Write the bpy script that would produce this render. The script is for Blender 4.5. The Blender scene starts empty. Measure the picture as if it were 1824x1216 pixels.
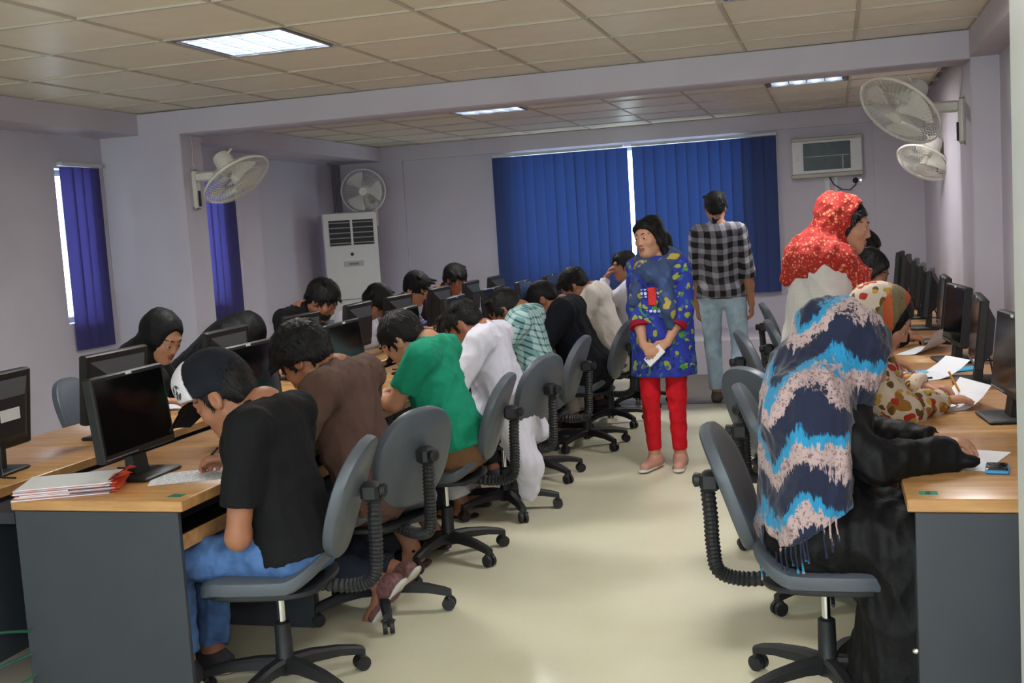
import bpy, math, random
import numpy as np
from mathutils import Vector, Matrix
random.seed(7); RNG = np.random.default_rng(7)
SC = bpy.context.scene
COL = SC.collection
PI = math.pi
# ------------------------------------------------------------------ camera
FL, YAW, PIT, ROL, CAMH = 2005.8, -.28307, .09807, -.06234, 1.55   # solved from the room's own lines
_f = Vector((math.sin(YAW)*math.cos(PIT), math.cos(YAW)*math.cos(PIT), -math.sin(PIT)))
_r = Vector((math.cos(YAW), -math.sin(YAW), 0)); _u = _r.cross(_f)
_r2 = _r*math.cos(ROL) + _u*math.sin(ROL); _u2 = -_r*math.sin(ROL) + _u*math.cos(ROL)
cd = bpy.data.cameras.new('camera'); cam = bpy.data.objects.new('camera', cd); COL.objects.link(cam)
m = Matrix.Identity(4)
for i in range(3):
    m[i][0], m[i][1], m[i][2] = _r2[i], _u2[i], -_f[i]
m[0][3], m[1][3], m[2][3] = 0, 0, CAMH
cam.matrix_world = m
cd.sensor_fit = 'HORIZONTAL'; cd.sensor_width = 36; cd.lens = FL/1824*36; cd.clip_start = .02; cd.clip_end = 200
SC.camera = cam
# ------------------------------------------------------------------ world, light, exposure
SC.view_settings.view_transform = 'Standard'; SC.view_settings.look = 'None'
SC.view_settings.gamma = 1; SC.view_settings.use_curve_mapping = False
SC.view_settings.exposure = 0.0
WORLD_STRENGTH, TUBE_STRENGTH, LAMP_POWER, FLASH_POWER = 12, 42.0, 26.0, 18.0
w = bpy.data.worlds.new('daylight'); SC.world = w; w.use_nodes = True
bgn = w.node_tree.nodes['Background']; bgn.inputs[0].default_value = (.80, .92, 1, 1); bgn.inputs[1].default_value = WORLD_STRENGTH
fl = bpy.data.lights.new('camera_flash', 'AREA'); fl.energy = FLASH_POWER; fl.size = .12; fl.color = (1, .97, .95)
flo = bpy.data.objects.new('camera_flash', fl); COL.objects.link(flo)
flo.matrix_world = Matrix.Translation((-.01, -.02, CAMH+.13)) @ m.to_3x3().to_4x4()

# ------------------------------------------------------------------ materials
def srgb(r, g, b):
    def c(v):
        v /= 255.
        return v/12.92 if v <= .04045 else ((v+.055)/1.055)**2.4
    return (c(r), c(g), c(b), 1)
MATS = {}
class NT:
    def __init__(s, name):
        s.m = bpy.data.materials.new(name); s.m.use_nodes = True
        s.t = s.m.node_tree; s.n = s.t.nodes; s.l = s.t.links
        s.b = s.n['Principled BSDF']; s.out = s.n['Material Output']
    def add(s, typ, **kw):
        nd = s.n.new(typ)
        for k, v in kw.items():
            if k.startswith('i_'):
                key = k[2:]; key = int(key) if key.isdigit() else key.replace('_', ' ')
                nd.inputs[key].default_value = v
            else: setattr(nd, k, v)
        return nd
    def link(s, a, b): s.l.new(a, b)
    def coords(s, scale=(1, 1, 1), kind='Object'):
        tc = s.add('ShaderNodeTexCoord'); mp = s.add('ShaderNodeMapping'); mp.inputs['Scale'].default_value = scale
        s.link(tc.outputs[kind], mp.inputs[0]); return mp.outputs[0]
    def noise(s, vec, scale, detail=3, rough=.55):
        nd = s.add('ShaderNodeTexNoise'); nd.inputs['Scale'].default_value = scale; nd.inputs['Detail'].default_value = detail
        nd.inputs['Roughness'].default_value = rough
        if vec is not None: s.link(vec, nd.inputs['Vector'])
        return nd.outputs['Fac']
    def ramp(s, fac, stops, interp='LINEAR'):
        nd = s.add('ShaderNodeValToRGB'); nd.color_ramp.interpolation = interp
        el = nd.color_ramp.elements
        while len(el) > 1: el.remove(el[-1])
        el[0].position, el[0].color = stops[0]
        for p, c in stops[1:]:
            e = el.new(p); e.color = c
        s.link(fac, nd.inputs[0]); return nd.outputs[0]
    def math(s, op, a, b=None, c=None):
        nd = s.add('ShaderNodeMath', operation=op)
        for i, v in enumerate((a, b, c)):
            if v is None: continue
            if isinstance(v, (int, float)): nd.inputs[i].default_value = v
            else: s.link(v, nd.inputs[i])
        return nd.outputs[0]
    def mix(s, fac, a, b, mode='MIX'):
        nd = s.add('ShaderNodeMix', data_type='RGBA', blend_type=mode)
        for sock, v in ((nd.inputs['Factor'], fac), (nd.inputs['A'], a), (nd.inputs['B'], b)):
            if isinstance(v, (int, float)): sock.default_value = v
            elif isinstance(v, tuple): sock.default_value = v
            else: s.link(v, sock)
        return nd.outputs['Result']
    def sep(s, vec):
        nd = s.add('ShaderNodeSeparateXYZ'); s.link(vec, nd.inputs[0]); return nd.outputs
    def bump(s, h, strength=.3, dist=.01):
        nd = s.add('ShaderNodeBump'); nd.inputs['Strength'].default_value = strength; nd.inputs['Distance'].default_value = dist
        s.link(h, nd.inputs['Height']); s.link(nd.outputs[0], s.b.inputs['Normal'])
    def color(s, c):
        if isinstance(c, tuple): s.b.inputs['Base Color'].default_value = c
        else: s.link(c, s.b.inputs['Base Color'])
    def rough(s, v): s.b.inputs['Roughness'].default_value = v

def M_plain(name, rgb, rough=.6, var=.08, nscale=6, bump=0, bscale=60, metal=0, spec=.5, coat=0):
    if name in MATS: return MATS[name]
    t = NT(name); c = srgb(*rgb)
    v = t.coords(); f = t.noise(v, nscale, 4)
    lo = tuple(max(0, x*(1-var)) for x in c[:3])+(1,); hi = tuple(min(1, x*(1+var)) for x in c[:3])+(1,)
    t.color(t.ramp(f, [(.3, lo), (.7, hi)])); t.rough(rough)
    t.b.inputs['Metallic'].default_value = metal; t.b.inputs['Specular IOR Level'].default_value = spec
    if coat: t.b.inputs['Coat Weight'].default_value = coat; t.b.inputs['Coat Roughness'].default_value = .15
    if bump: t.bump(t.noise(v, bscale, 3), bump, .004)
    MATS[name] = t.m; return t.m
def M_cloth(name, rgb, rough=.88, var=.12, bump=.42, fold=11, sheen=.0):
    if name in MATS: return MATS[name]
    t = NT(name); c = srgb(*rgb); v = t.coords()
    f = t.noise(v, 14, 4)
    lo = tuple(x*(1-var) for x in c[:3])+(1,); hi = tuple(min(1, x*(1+var)) for x in c[:3])+(1,)
    t.color(t.ramp(f, [(.3, lo), (.7, hi)])); t.rough(rough)
    t.b.inputs['Sheen Weight'].default_value = sheen; t.b.inputs['Specular IOR Level'].default_value = .25
    t.bump(t.math('ADD', t.noise(v, fold, 3), t.math('MULTIPLY', t.noise(v, 260, 2), .08)), bump, .02)
    MATS[name] = t.m; return t.m
def M_emit(name, rgb, strength):
    if name in MATS: return MATS[name]
    t = NT(name); t.color(srgb(*rgb)); t.b.inputs['Emission Color'].default_value = srgb(*rgb); t.b.inputs['Emission Strength'].default_value = strength
    MATS[name] = t.m; return t.m

def M_wood():
    if 'wood' in MATS: return MATS['wood']
    t = NT('wood'); v = t.coords((9, 1.2, 9)); f = t.noise(v, 3.2, 6, .6)
    c = t.ramp(f, [(.30, srgb(168, 122, 74)), (.52, srgb(190, 142, 90)), (.72, srgb(205, 160, 106))])
    t.color(c); t.rough(.32); t.b.inputs['Coat Weight'].default_value = .125; t.b.inputs['Coat Roughness'].default_value = .2
    t.bump(f, .05, .002); MATS['wood'] = t.m; return t.m
def M_wall():
    if 'wall' in MATS: return MATS['wall']
    t = NT('wall'); v = t.coords(kind='Object'); f = t.noise(v, 1.3, 4)
    t.color(t.ramp(f, [(.35, srgb(196, 189, 199)), (.65, srgb(203, 197, 206))])); t.rough(.62)
    t.bump(t.noise(v, 45, 3), .06, .004); MATS['wall'] = t.m; return t.m
def M_floor():
    t = NT('floor'); v = t.coords(); f = t.noise(v, 2.2, 5); g = t.noise(v, 60, 2)
    c = t.ramp(t.math('ADD', t.math('MULTIPLY', f, .8), t.math('MULTIPLY', g, .2)), [(.35, srgb(214, 209, 180)), (.65, srgb(224, 219, 193))])
    t.color(c); t.b.inputs['Coat Weight'].default_value = .12; t.b.inputs['Coat Roughness'].default_value = .12
    t.rough(.40); MATS['floor'] = t.m; return t.m
def M_tile():
    t = NT('ceiling_tile'); v = t.coords(kind='Object'); f = t.noise(v, 5, 3)
    oi = t.add('ShaderNodeObjectInfo')
    c1 = t.ramp(f, [(.3, srgb(232, 222, 198)), (.7, srgb(238, 229, 207))])
    hsv = t.add('ShaderNodeHueSaturation'); t.link(c1, hsv.inputs['Color'])
    t.link(t.math('ADD', t.math('MULTIPLY', oi.outputs['Random'], .08), .95), hsv.inputs['Value']); t.color(hsv.outputs[0])
    t.rough(.42); t.bump(t.noise(v, 150, 2), .08, .002); return t.m
def M_blind(name, rgb, trans):
    t = NT(name); v = t.coords((60, 60, 4)); f = t.noise(v, 20, 2)
    c = srgb(*rgb); t.color(c); t.rough(.8)
    tr = t.add('ShaderNodeBsdfTranslucent'); tr.inputs[0].default_value = trans
    ad = t.add('ShaderNodeAddShader'); t.link(t.b.outputs[0], ad.inputs[0]); t.link(tr.outputs[0], ad.inputs[1]); t.link(ad.outputs[0], t.out.inputs[0])
    t.bump(f, .1, .001); return t.m
def M_glass():
    if 'glass' in MATS: return MATS['glass']
    t = NT('glass'); tr = t.add('ShaderNodeBsdfTransparent'); tr.inputs[0].default_value = (.9, .95, .95, 1)
    gl = t.add('ShaderNodeBsdfGlossy'); gl.inputs['Roughness'].default_value = .03
    mx = t.add('ShaderNodeMixShader'); mx.inputs[0].default_value = .07
    t.link(tr.outputs[0], mx.inputs[1]); t.link(gl.outputs[0], mx.inputs[2]); t.link(mx.outputs[0], t.out.inputs[0]); MATS['glass'] = t.m; return t.m

# ------------------------------------------------------------------ mesh helpers
class MB:
    def __init__(s): s.v = []; s.f = []
    def quadstrip(s, rings, closed=True, cap=True):
        b = len(s.v); n = len(rings[0])
        for r in rings: s.v += [tuple(p) for p in r]
        for i in range(len(rings)-1):
            for j in range(n if closed else n-1):
                k = (j+1) % n
                s.f.append((b+i*n+j, b+i*n+k, b+(i+1)*n+k, b+(i+1)*n+j))
        if cap:
            s.f.append(tuple(b+j for j in reversed(range(n)))); s.f.append(tuple(b+(len(rings)-1)*n+j for j in range(n)))
        return s
    def box(s, x0, x1, y0, y1, z0, z1, bev=0):
        if bev <= 0:
            b = len(s.v)
            s.v += [(x, y, z) for z in (z0, z1) for (x, y) in ((x0, y0), (x1, y0), (x1, y1), (x0, y1))]
            s.f += [tuple(b+i for i in q) for q in ((3, 2, 1, 0), (4, 5, 6, 7), (0, 1, 5, 4), (1, 2, 6, 5), (2, 3, 7, 6), (3, 0, 4, 7))]
            return s
        e = bev
        def ring(o, z): return [(x0+o+e, y0+o, z), (x1-o-e, y0+o, z), (x1-o, y0+o+e, z), (x1-o, y1-o-e, z), (x1-o-e, y1-o, z), (x0+o+e, y1-o, z), (x0+o, y1-o-e, z), (x0+o, y0+o+e, z)]
        return s.quadstrip([ring(e, z0), ring(0, z0+e), ring(0, z1-e), ring(e, z1)])
    def cyl(s, a, b, ra, rb=None, n=16, cap=True):
        rb = ra if rb is None else rb
        a = Vector(a); b = Vector(b); d = (b-a).normalized(); x = d.orthogonal().normalized(); y = d.cross(x)
        rg = lambda c, r: [c+x*(r*math.cos(2*PI*i/n))+y*(r*math.sin(2*PI*i/n)) for i in range(n)]
        return s.quadstrip([rg(a, ra), rg(b, rb)], cap=cap)
    def tube(s, pts, r, n=8, cap=True):
        pts = [Vector(p) for p in pts]; rr = r if isinstance(r, (list, tuple)) else [r]*len(pts)
        rings = []; up = None
        for i, p in enumerate(pts):
            d = (pts[min(i+1, len(pts)-1)]-pts[max(i-1, 0)]).normalized()
            x = d.orthogonal().normalized() if up is None else (up-d*up.dot(d)).normalized()
            up = x; y = d.cross(x)
            rings.append([p+x*(rr[i]*math.cos(2*PI*k/n))+y*(rr[i]*math.sin(2*PI*k/n)) for k in range(n)])
        return s.quadstrip(rings, cap=cap)
    def lathe(s, prof, n=24, c=(0, 0, 0), axis='Z', cap=True):
        rings = []
        for r, h in prof:
            ring = []
            for i in range(n):
                a = 2*PI*i/n; p = (r*math.cos(a), r*math.sin(a), h)
                if axis == 'Y': p = (p[0], -p[2], p[1])
                if axis == 'X': p = (p[2], p[1], -p[0])
                ring.append((p[0]+c[0], p[1]+c[1], p[2]+c[2]))
            rings.append(ring)
        return s.quadstrip(rings, cap=cap)
    def torus(s, c, R, r, axis=(0, 0, 1), n=40, k=6):
        ax = Vector(axis).normalized(); x = ax.orthogonal().normalized(); y = ax.cross(x); c = Vector(c)
        b = len(s.v)
        for i in range(n):
            a = 2*PI*i/n; d = x*math.cos(a)+y*math.sin(a)
            for j in range(k):
                t = 2*PI*j/k; s.v.append(tuple(c+d*(R+r*math.cos(t))+ax*(r*math.sin(t))))
        for i in range(n):
            for j in range(k):
                s.f.append((b+i*k+j, b+((i+1) % n)*k+j, b+((i+1) % n)*k+(j+1) % k, b+i*k+(j+1) % k))
        return s
    def pad(s, w, h, th, ex=3.2, n=40, zf=None, bev=.35, shape=None):
        """cushion lying in xy with superellipse outline; zf(x,y) bends it"""
        def outline(sc):
            o = []
            for i in range(n):
                a = 2*PI*i/n; ca, sa = math.cos(a), math.sin(a)
                x = math.copysign(abs(ca)**(2/ex), ca)*w/2*sc; y = math.copysign(abs(sa)**(2/ex), sa)*h/2*sc
                if shape: x *= shape(y/(h/2))
                o.append((x, y))
            return o
        prof = [(.02, -.5), (.5, -.5), (1-.5*th/w, -.5), (1-.12*th/w, -.36), (1, 0), (1-.12*th/w, .36), (1-.5*th/w, .5), (.75, .5+.06), (.5, .5+.08), (.02, .5+.1)]
        rings = []
        for sc, z in prof:
            rings.append([(x, y, z*th+(zf(x, y) if zf else 0)) for x, y in outline(sc)])
        return s.quadstrip(rings)
    def xf(s, mat, start=0):
        for i in range(start, len(s.v)): s.v[i] = tuple(mat @ Vector(s.v[i]))
        return s
    def mesh(s, name, smooth=True):
        me = bpy.data.meshes.new(name); me.from_pydata(s.v, [], s.f); me.update()
        if smooth:
            me.polygons.foreach_set('use_smooth', [True]*len(me.polygons))
            try: me.set_sharp_from_angle(angle=math.radians(38))
            except Exception: pass
        return me
    def build(s, name, mat, parent=None, smooth=True): return obj(name, s.mesh(name, smooth), mat, parent)
def obj(name, me, mat, parent=None):
    if mat is not None and not me.materials: me.materials.append(mat)
    o = bpy.data.objects.new(name, me); COL.objects.link(o)
    if parent: o.parent = parent
    return o
def tag(o, label, cat, group=None):
    o['label'] = label; o['category'] = cat
    if group: o['group'] = group
    return o
def empty(name, loc, rz=0, label=None, cat=None, group=None):
    o = bpy.data.objects.new(name, None); COL.objects.link(o); o.location = loc; o.rotation_euler = (0, 0, rz); o.empty_display_size = .1
    if label: tag(o, label, cat, group)
    return o
def struct(o): o['kind'] = 'structure'; return o
def dup(root, loc, rz=0, label=None, group=None, cat=None):
    r = root.copy(); COL.objects.link(r); r.location = loc; r.rotation_euler = (0, 0, rz)
    if label: r['label'] = label
    if group: r['group'] = group
    for ch in list(root.children):
        c = ch.copy(); COL.objects.link(c); c.parent = r
        for g in list(ch.children):
            d = g.copy(); COL.objects.link(d); d.parent = c
    return r
def bxo(name, mat, parent, *a, bev=0): return MB().box(*a, bev=bev).build(name, mat, parent, smooth=bev > 0)
def text(name, body, size, mat, parent, loc, rot, extrude=.0005):
    cu = bpy.data.curves.new(name, 'FONT'); cu.body = body; cu.size = size; cu.extrude = extrude; cu.align_x = 'CENTER'; cu.align_y = 'CENTER'; cu.resolution_u = 2
    tmp = bpy.data.objects.new(name, cu); COL.objects.link(tmp)
    dg = bpy.context.evaluated_depsgraph_get(); me = bpy.data.meshes.new_from_object(tmp.evaluated_get(dg))
    bpy.data.objects.remove(tmp); me.materials.clear(); o = obj(name, me, mat, parent); o.location = loc; o.rotation_euler = rot; return o

# ================================================================== ROOM
CEIL, YB, YBEAM, XL, XR, YREAR = 2.6, 12.37, 7.556, -5.38, 1.0, -3.6
wall = M_wall()
struct(bxo('floor', M_floor(), None, -6.2, 1.6, YREAR-.2, YB+.3, -.1, 0))
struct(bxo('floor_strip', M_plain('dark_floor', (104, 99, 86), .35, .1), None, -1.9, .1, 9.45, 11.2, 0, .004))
struct(MB().box(-5.7, .9, 11.2, YB, 0, .35, .008).build('trim_1', wall))          # low boxed ledge under the window wall
bk = MB()                                                                        # back wall with window opening and shallow panel recess
WX0, WX1, WZ0, WZ1 = -3.47, -.93, .98, 2.385
bk.box(-6.2, WX0, YB, YB+.25, 0, CEIL+.05); bk.box(WX1, 1.6, YB, YB+.25, 0, CEIL+.05)
bk.box(WX0, WX1, YB, YB+.25, 0, WZ0); bk.box(WX0, WX1, YB, YB+.25, WZ1, CEIL+.05)
struct(bk.build('wall_back', wall, None, False))
pn = MB(); pn.box(-5.7, .99, YB-.035, YB, 2.43, CEIL); pn.box(-5.7, -4.78, YB-.035, YB, 0, 2.43); pn.box(.42, .99, YB-.035, YB, 0, 2.43)
struct(pn.build('trim_2', wall, None, False))
def wall_x(name, x0, x1, y0, y1, openings):
    b = MB(); ys = y0
    for (a, c, z0, z1) in openings:
        b.box(x0, x1, ys, a, 0, CEIL+.05); b.box(x0, x1, a, c, 0, z0); b.box(x0, x1, a, c, z1, CEIL+.05); ys = c
    b.box(x0, x1, ys, y1, 0, CEIL+.05); return struct(b.build(name, wall, None, False))
wall_x('wall_left', XL-.25, XL, YREAR, 9.97, [(6.985, 7.36, 1.07, 2.20), (8.55, 9.25, 1.07, 2.20)])
struct(bxo('wall_left_recess', wall, None, -5.95, -5.65, 9.97, YB, 0, CEIL+.05))
struct(bxo('wall_right', wall, None, XR, XR+.25, YREAR, 7.9, 0, CEIL+.05))
struct(bxo('wall_right_far', wall, None, .9, 1.25, 7.9, YB, 0, CEIL+.05))
rw = MB(); rw.box(-6, -4.4, YREAR-.2, YREAR, 0, CEIL+.05); rw.box(.4, 1.4, YREAR-.2, YREAR, 0, CEIL+.05); rw.box(-4.4, .4, YREAR-.2, YREAR, 0, .95); rw.box(-4.4, .4, YREAR-.2, YREAR, 2.4, CEIL+.05)
struct(rw.build('wall_rear', wall, None, False))
struct(bxo('pillar_left', wall, None, -5.47, -4.69, YBEAM, 7.86, 0, CEIL, bev=.008))
struct(bxo('pillar_right', wall, None, .834, 1.02, YBEAM, 8.23, 0, CEIL, bev=.008))
struct(bxo('pillar_right_near', M_plain('jamb_paint', (206, 210, 208), .5, .03), None, .392, 1.0, 2.45, 2.8, 0, CEIL, bev=.006))
struct(bxo('beam_cross', wall, None, -4.7, .845, YBEAM, 7.86, 2.42, CEIL, bev=.006))
struct(bxo('beam_left', wall, None, XL-.02, -5.04, YREAR, YB, 2.44, CEIL, bev=.004))
struct(bxo('beam_right', wall, None, .83, XR+.02, YREAR, YBEAM+.01, 2.43, CEIL, bev=.004))
struct(bxo('beam_left_far', wall, None, -5.66, XL, 9.97, YB, 2.44, CEIL))
for i, (a, b2, x) in enumerate(((YREAR, 7.0, XL), (8.0, 9.97, XL))):
    struct(bxo('baseboard_left_%d' % (i+1), M_plain('skirting', (150, 140, 132), .4), None, x, x+.012, a, b2, 0, .1))
# ceiling: slab, T-bar grid, single tiles, lights
ceil_o = struct(bxo('ceiling', M_plain('ceiling_slab', (150, 142, 125), .8), None, -6.2, 1.6, YREAR-.2, YB+.3, CEIL+.06, CEIL+.16))
PX, PY = .672, .672
GX = [.16+PX*i for i in range(-8, 2)]; GY = [5.08+PY*i for i in range(-13, 12)]
LIGHTS = [(-2.864, 5.416), (-.176, 5.416), (-2.864, 9.448), (-.176, 9.448), (-2.864, 1.384), (-.176, 1.384), (-2.864, -1.976), (-.176, -1.976)]
g = MB()
for x in GX: g.box(x-.009, x+.009, YREAR, YB, CEIL-.003, CEIL+.03)
for y in GY: g.box(-5.3, .95, y-.009, y+.009, CEIL-.004, CEIL+.028)
g.build('ceiling_grid', M_plain('tbar', (196, 187, 170), .5), ceil_o, False)
tile_me = MB().box(-PX/2+.0085, PX/2-.0085, -PY/2+.0085, PY/2-.0085, 0, .02, .003).mesh('ceiling_tile', False); tile_me.materials.append(M_tile())
for ix in range(len(GX)-1):
    for iy in range(len(GY)-1):
        cx, cy = (GX[ix]+GX[ix+1])/2, (GY[iy]+GY[iy+1])/2
        if cy > YB+.2 or cy < YREAR-.2: continue
        if any(abs(cx-a) < .3 and abs(cy-b) < .3 for a, b in LIGHTS): continue
        o = obj('ceiling_tile', tile_me, None, ceil_o); o.location = (cx, cy, CEIL+.004+random.uniform(-.0015, .0015)); o.rotation_euler = (random.uniform(-.002, .002), random.uniform(-.002, .002), 0)
alu = M_plain('fixture_metal', (205, 208, 212), .22, .03, metal=.85)
acr = M_plain('tube_off', (215, 216, 218), .3)
tubem = M_emit('tube_glow', (240, 247, 255), TUBE_STRENGTH)
def ceiling_light(x, y, label, lit=True):
    t = empty('ceiling_light', (x, y, CEIL), 0, label, 'light', 'recessed ceiling lights')
    s = .30; b = MB(); b.box(-s, s, -s, s, .06, .07)
    b.box(-s-.005, -s+.012, -s, s, -.004, .07); b.box(s-.012, s+.005, -s, s, -.004, .07); b.box(-s, s, -s-.005, -s+.012, -.004, .07); b.box(-s, s, s-.012, s+.005, -.004, .07)
    b.build('housing', alu, t, False)
    for k in range(4):
        xx = -.21+.14*k
        MB().cyl((xx, -.28, .040), (xx, .28, .040), .013, n=8).build('tube', tubem if lit else acr, t)
    lv = MB()
    for k in range(5): xx = -.28+.14*k; lv.box(xx-.004, xx+.004, -.29, .29, .0, .035)
    for k in range(9): yy = -.28+.07*k; lv.box(-.29, .29, yy-.0015, yy+.0015, .002, .028)
    lv.build('louver', M_plain('louver_metal', (150, 154, 160), .25, .03, metal=.7), t, False)
    if not lit: return
    ld = bpy.data.lights.new('fixture_lamp', 'AREA'); ld.size = .54; ld.energy = LAMP_POWER; ld.spread = math.radians(172); ld.color = (1, .97, .93)
    lo = bpy.data.objects.new('fixture_lamp', ld); COL.objects.link(lo); lo.parent = t; lo.location = (0, 0, -.006)
for (x, y), lb in zip(LIGHTS, ('lit ceiling louver light in front of the cross beam, left of the picture', 'lit ceiling light at the very top edge of the photo', 'lit ceiling light just visible below the cross beam, on the left', 'lit ceiling light beyond the cross beam, near the right fans',
        'unlit ceiling light above and behind the viewer, left row', 'lit ceiling light above and behind the viewer, right row', 'unlit ceiling light at the rear end of the room, left row', 'lit ceiling light at the rear end of the room, right row')):
    ceiling_light(x, y, lb, not lb.startswith('unlit'))

# ------------------------------------------------------------------ windows and blinds
frame_m = M_plain('window_frame', (190, 192, 196), .4, .03)
def window(name, cx, cy, cz, w, h, along):   # frame + pane in an opening; along = 'X' (back wall) or 'Y' (left wall)
    t = empty(name, (cx, cy, cz)); struct(t); f = .04; d = .03
    def bb(a0, a1, z0, z1, th): return (a0, a1, -th, th, z0, z1) if along == 'X' else (-th, th, a0, a1, z0, z1)
    fr = MB()
    for q in ((-w/2, -w/2+f, -h/2, h/2), (w/2-f, w/2, -h/2, h/2), (-w/2, w/2, -h/2, -h/2+f), (-w/2, w/2, h/2-f, h/2)): fr.box(*bb(*q, d))
    fr.build('window_frame', frame_m, t, False)
    n = max(1, round(w/.85)); pw = (w-2*f)/n
    for i in range(n):
        a0 = -w/2+f+i*pw
        bxo('pane', M_glass(), t, *bb(a0+.012, a0+pw-.012, -h/2+f, h/2-f, .003))
        if i: bxo('mullion', frame_m, t, *bb(a0-.018, a0+.018, -h/2+f, h/2-f, .02))
window('window_1', (WX0+WX1)/2, YB+.17, (WZ0+WZ1)/2, WX1-WX0, WZ1-WZ0, 'X')
window('window_2', XL-.17, (6.985+7.36)/2, 1.635, .375, 1.13, 'Y')
window('window_3', XL-.17, 8.9, 1.635, .70, 1.13, 'Y')
window('window_added_rear', -2.0, YREAR-.12, 1.675, 4.8, 1.45, 'X')  # unseen window behind the camera, added for soft frontal daylight
def portal(loc, rot, w_, h_):
    pl = bpy.data.lights.new('window_portal', 'AREA'); pl.shape = 'RECTANGLE'; pl.size = w_; pl.size_y = h_; pl.cycles.is_portal = True
    po = bpy.data.objects.new('window_portal', pl); COL.objects.link(po); po.location = loc; po.rotation_euler = rot
portal((-2.0, YREAR-.22, 1.675), (PI/2, 0, 0), 4.8, 1.45)
portal(((WX0+WX1)/2, YB+.27, (WZ0+WZ1)/2), (-PI/2, 0, 0), WX1-WX0, WZ1-WZ0)
portal((XL-.27, 7.17, 1.635), (0, -PI/2, 0), 1.13, .375); portal((XL-.27, 8.9, 1.635), (0, -PI/2, 0), 1.13, .70)
blue_back = M_blind('blind_fabric_back', (46, 64, 112), (.046, .074, .142, 1))
blue_left = M_blind('blind_fabric_left', (52, 48, 100), (.110, .102, .215, 1))
rail_m = M_plain('blind_rail', (205, 205, 205), .35, .03)
def slat_mesh(h, w=.127):
    b = MB(); rings = []
    n = 4
    for z in (-h, -h/2, 0):
        ring = []
        for i in range(n+1): x = -w/2+w*i/n; ring.append((x, -.006*(1-(2*i/n-1)**2), z))
        for i in reversed(range(n+1)): x = -w/2+w*i/n; ring.append((x, -.006*(1-(2*i/n-1)**2)+.0012, z))
        rings.append(ring)
    b.quadstrip(rings); return b.mesh('slat')
def blind(loc, rz, width, h, mat, label, gaps=(), pitch=.123, rail_h=.03, tilt=.16, chain=True):
    t = empty('vertical_blind', loc, rz, label, 'blind', 'blue vertical blinds')
    bxo('head_rail', rail_m, t, -.01, width+.01, -.02, .03, .005, .005+rail_h, bev=.004)
    me = slat_mesh(h); me.materials.append(mat); n = int(width/pitch)+1
    for i in range(n):
        x = .06+i*pitch
        if x > width: break
        if any(a < x < b for a, b in gaps): continue
        o = obj('slat', me, None, t); o.location = (x+random.uniform(-.004, .004), random.uniform(-.003, .003), 0); o.rotation_euler = (random.uniform(-.003, .003), random.uniform(-.0025, .0025), tilt+random.uniform(-.03, .03))
    if not chain: return t
    ch = MB(); ch.tube([(width+.004, -.03, 0), (width+.004, -.032, -h*.8)], .0025, 6); ch.build('pull_chain', rail_m, t)
    return t
blind((-3.67, YB-.075, 2.368), 0, 1.48, 1.64, blue_back, 'wide blue vertical blind covering the left half of the back window', pitch=.1172, chain=False)
blind((-2.085, YB-.075, 2.368), 0, 1.53, 1.64, blue_back, 'wide blue vertical blind covering the right half of the back window', pitch=.1172)
blind((XL+.03, 7.02, 2.21), PI/2, .46, 1.34, blue_left, 'narrow blue blind with a bright slit beside it, left of the white pillar', pitch=.105, tilt=-.2)
blind((XL+.03, 8.38, 2.21), PI/2, 1.08, 1.34, blue_left, 'narrow blue blind seen behind the fan, right of the white pillar', pitch=.105, tilt=-.2)

# ================================================================== FURNITURE
wood = M_wood()
charcoal = M_plain('charcoal_laminate', (56, 60, 68), .5, .06, 9, .03, 120)
black_pl = M_plain('black_plastic', (11, 11, 12), .5, .08, 20)
dark_pl = M_plain('dark_plastic', (20, 20, 23), .6, .08, 20, .05, 200)
screen_m = M_plain('screen_glass', (9, 9, 11), .12, .05, 3)
chrome = M_plain('chrome', (215, 215, 220), .15, .02, metal=1)
paper_m = M_plain('paper', (228, 230, 236), .8, .02, 3)
sticker_m = M_plain('sticker_teal', (60, 150, 128), .5, .1)
ink = M_plain('ink', (30, 38, 42), .6)

def desk(loc, rz, width, label, group, near_tag=None, door=False):
    """local: user side at -Y edge y=0, depth to +y .66, width along +x"""
    t = empty('computer_desk', loc, rz, label, 'desk', group); D = .66; W = width-.004
    bxo('tabletop', wood, t, 0, W, 0, D, .712, .75, bev=.0035)
    for x in (0.004, W-.024): bxo('side_panel', charcoal, t, x, x+.02, .02, D-.01, 0, .711, bev=.002)
    bxo('modesty_panel', charcoal, t, .025, W-.025, D-.06, D-.042, .12, .711)
    k = bxo('keyboard_shelf', dark_pl, t, .03, W-.03, .05, .40, .585, .597)
    bxo('shelf_edge', wood, k, .03, W-.03, .036, .05, .572, .622, bev=.002)
    bxo('rail', dark_pl, t, .03, W-.03, .10, .118, .65, .711)
    if near_tag:
        s = bxo('number_sticker', sticker_m, t, near_tag-.021, near_tag+.021, .035, .085, .7501, .7507)
        if door: text('number', 'B1A', .022, ink, s, (near_tag, .06, .7508), (0, 0, PI))
    if door:
        d = bxo('cupboard_door', charcoal, t, W-.33, W-.03, .024, .042, .02, .565, bev=.002)
        MB().lathe([(.002, 0), (.008, .001), (.009, .012), (.005, .018)], 12, (W-.05, .024, .30), 'Y').build('knob', chrome, d)
    return t
AP = .92
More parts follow.
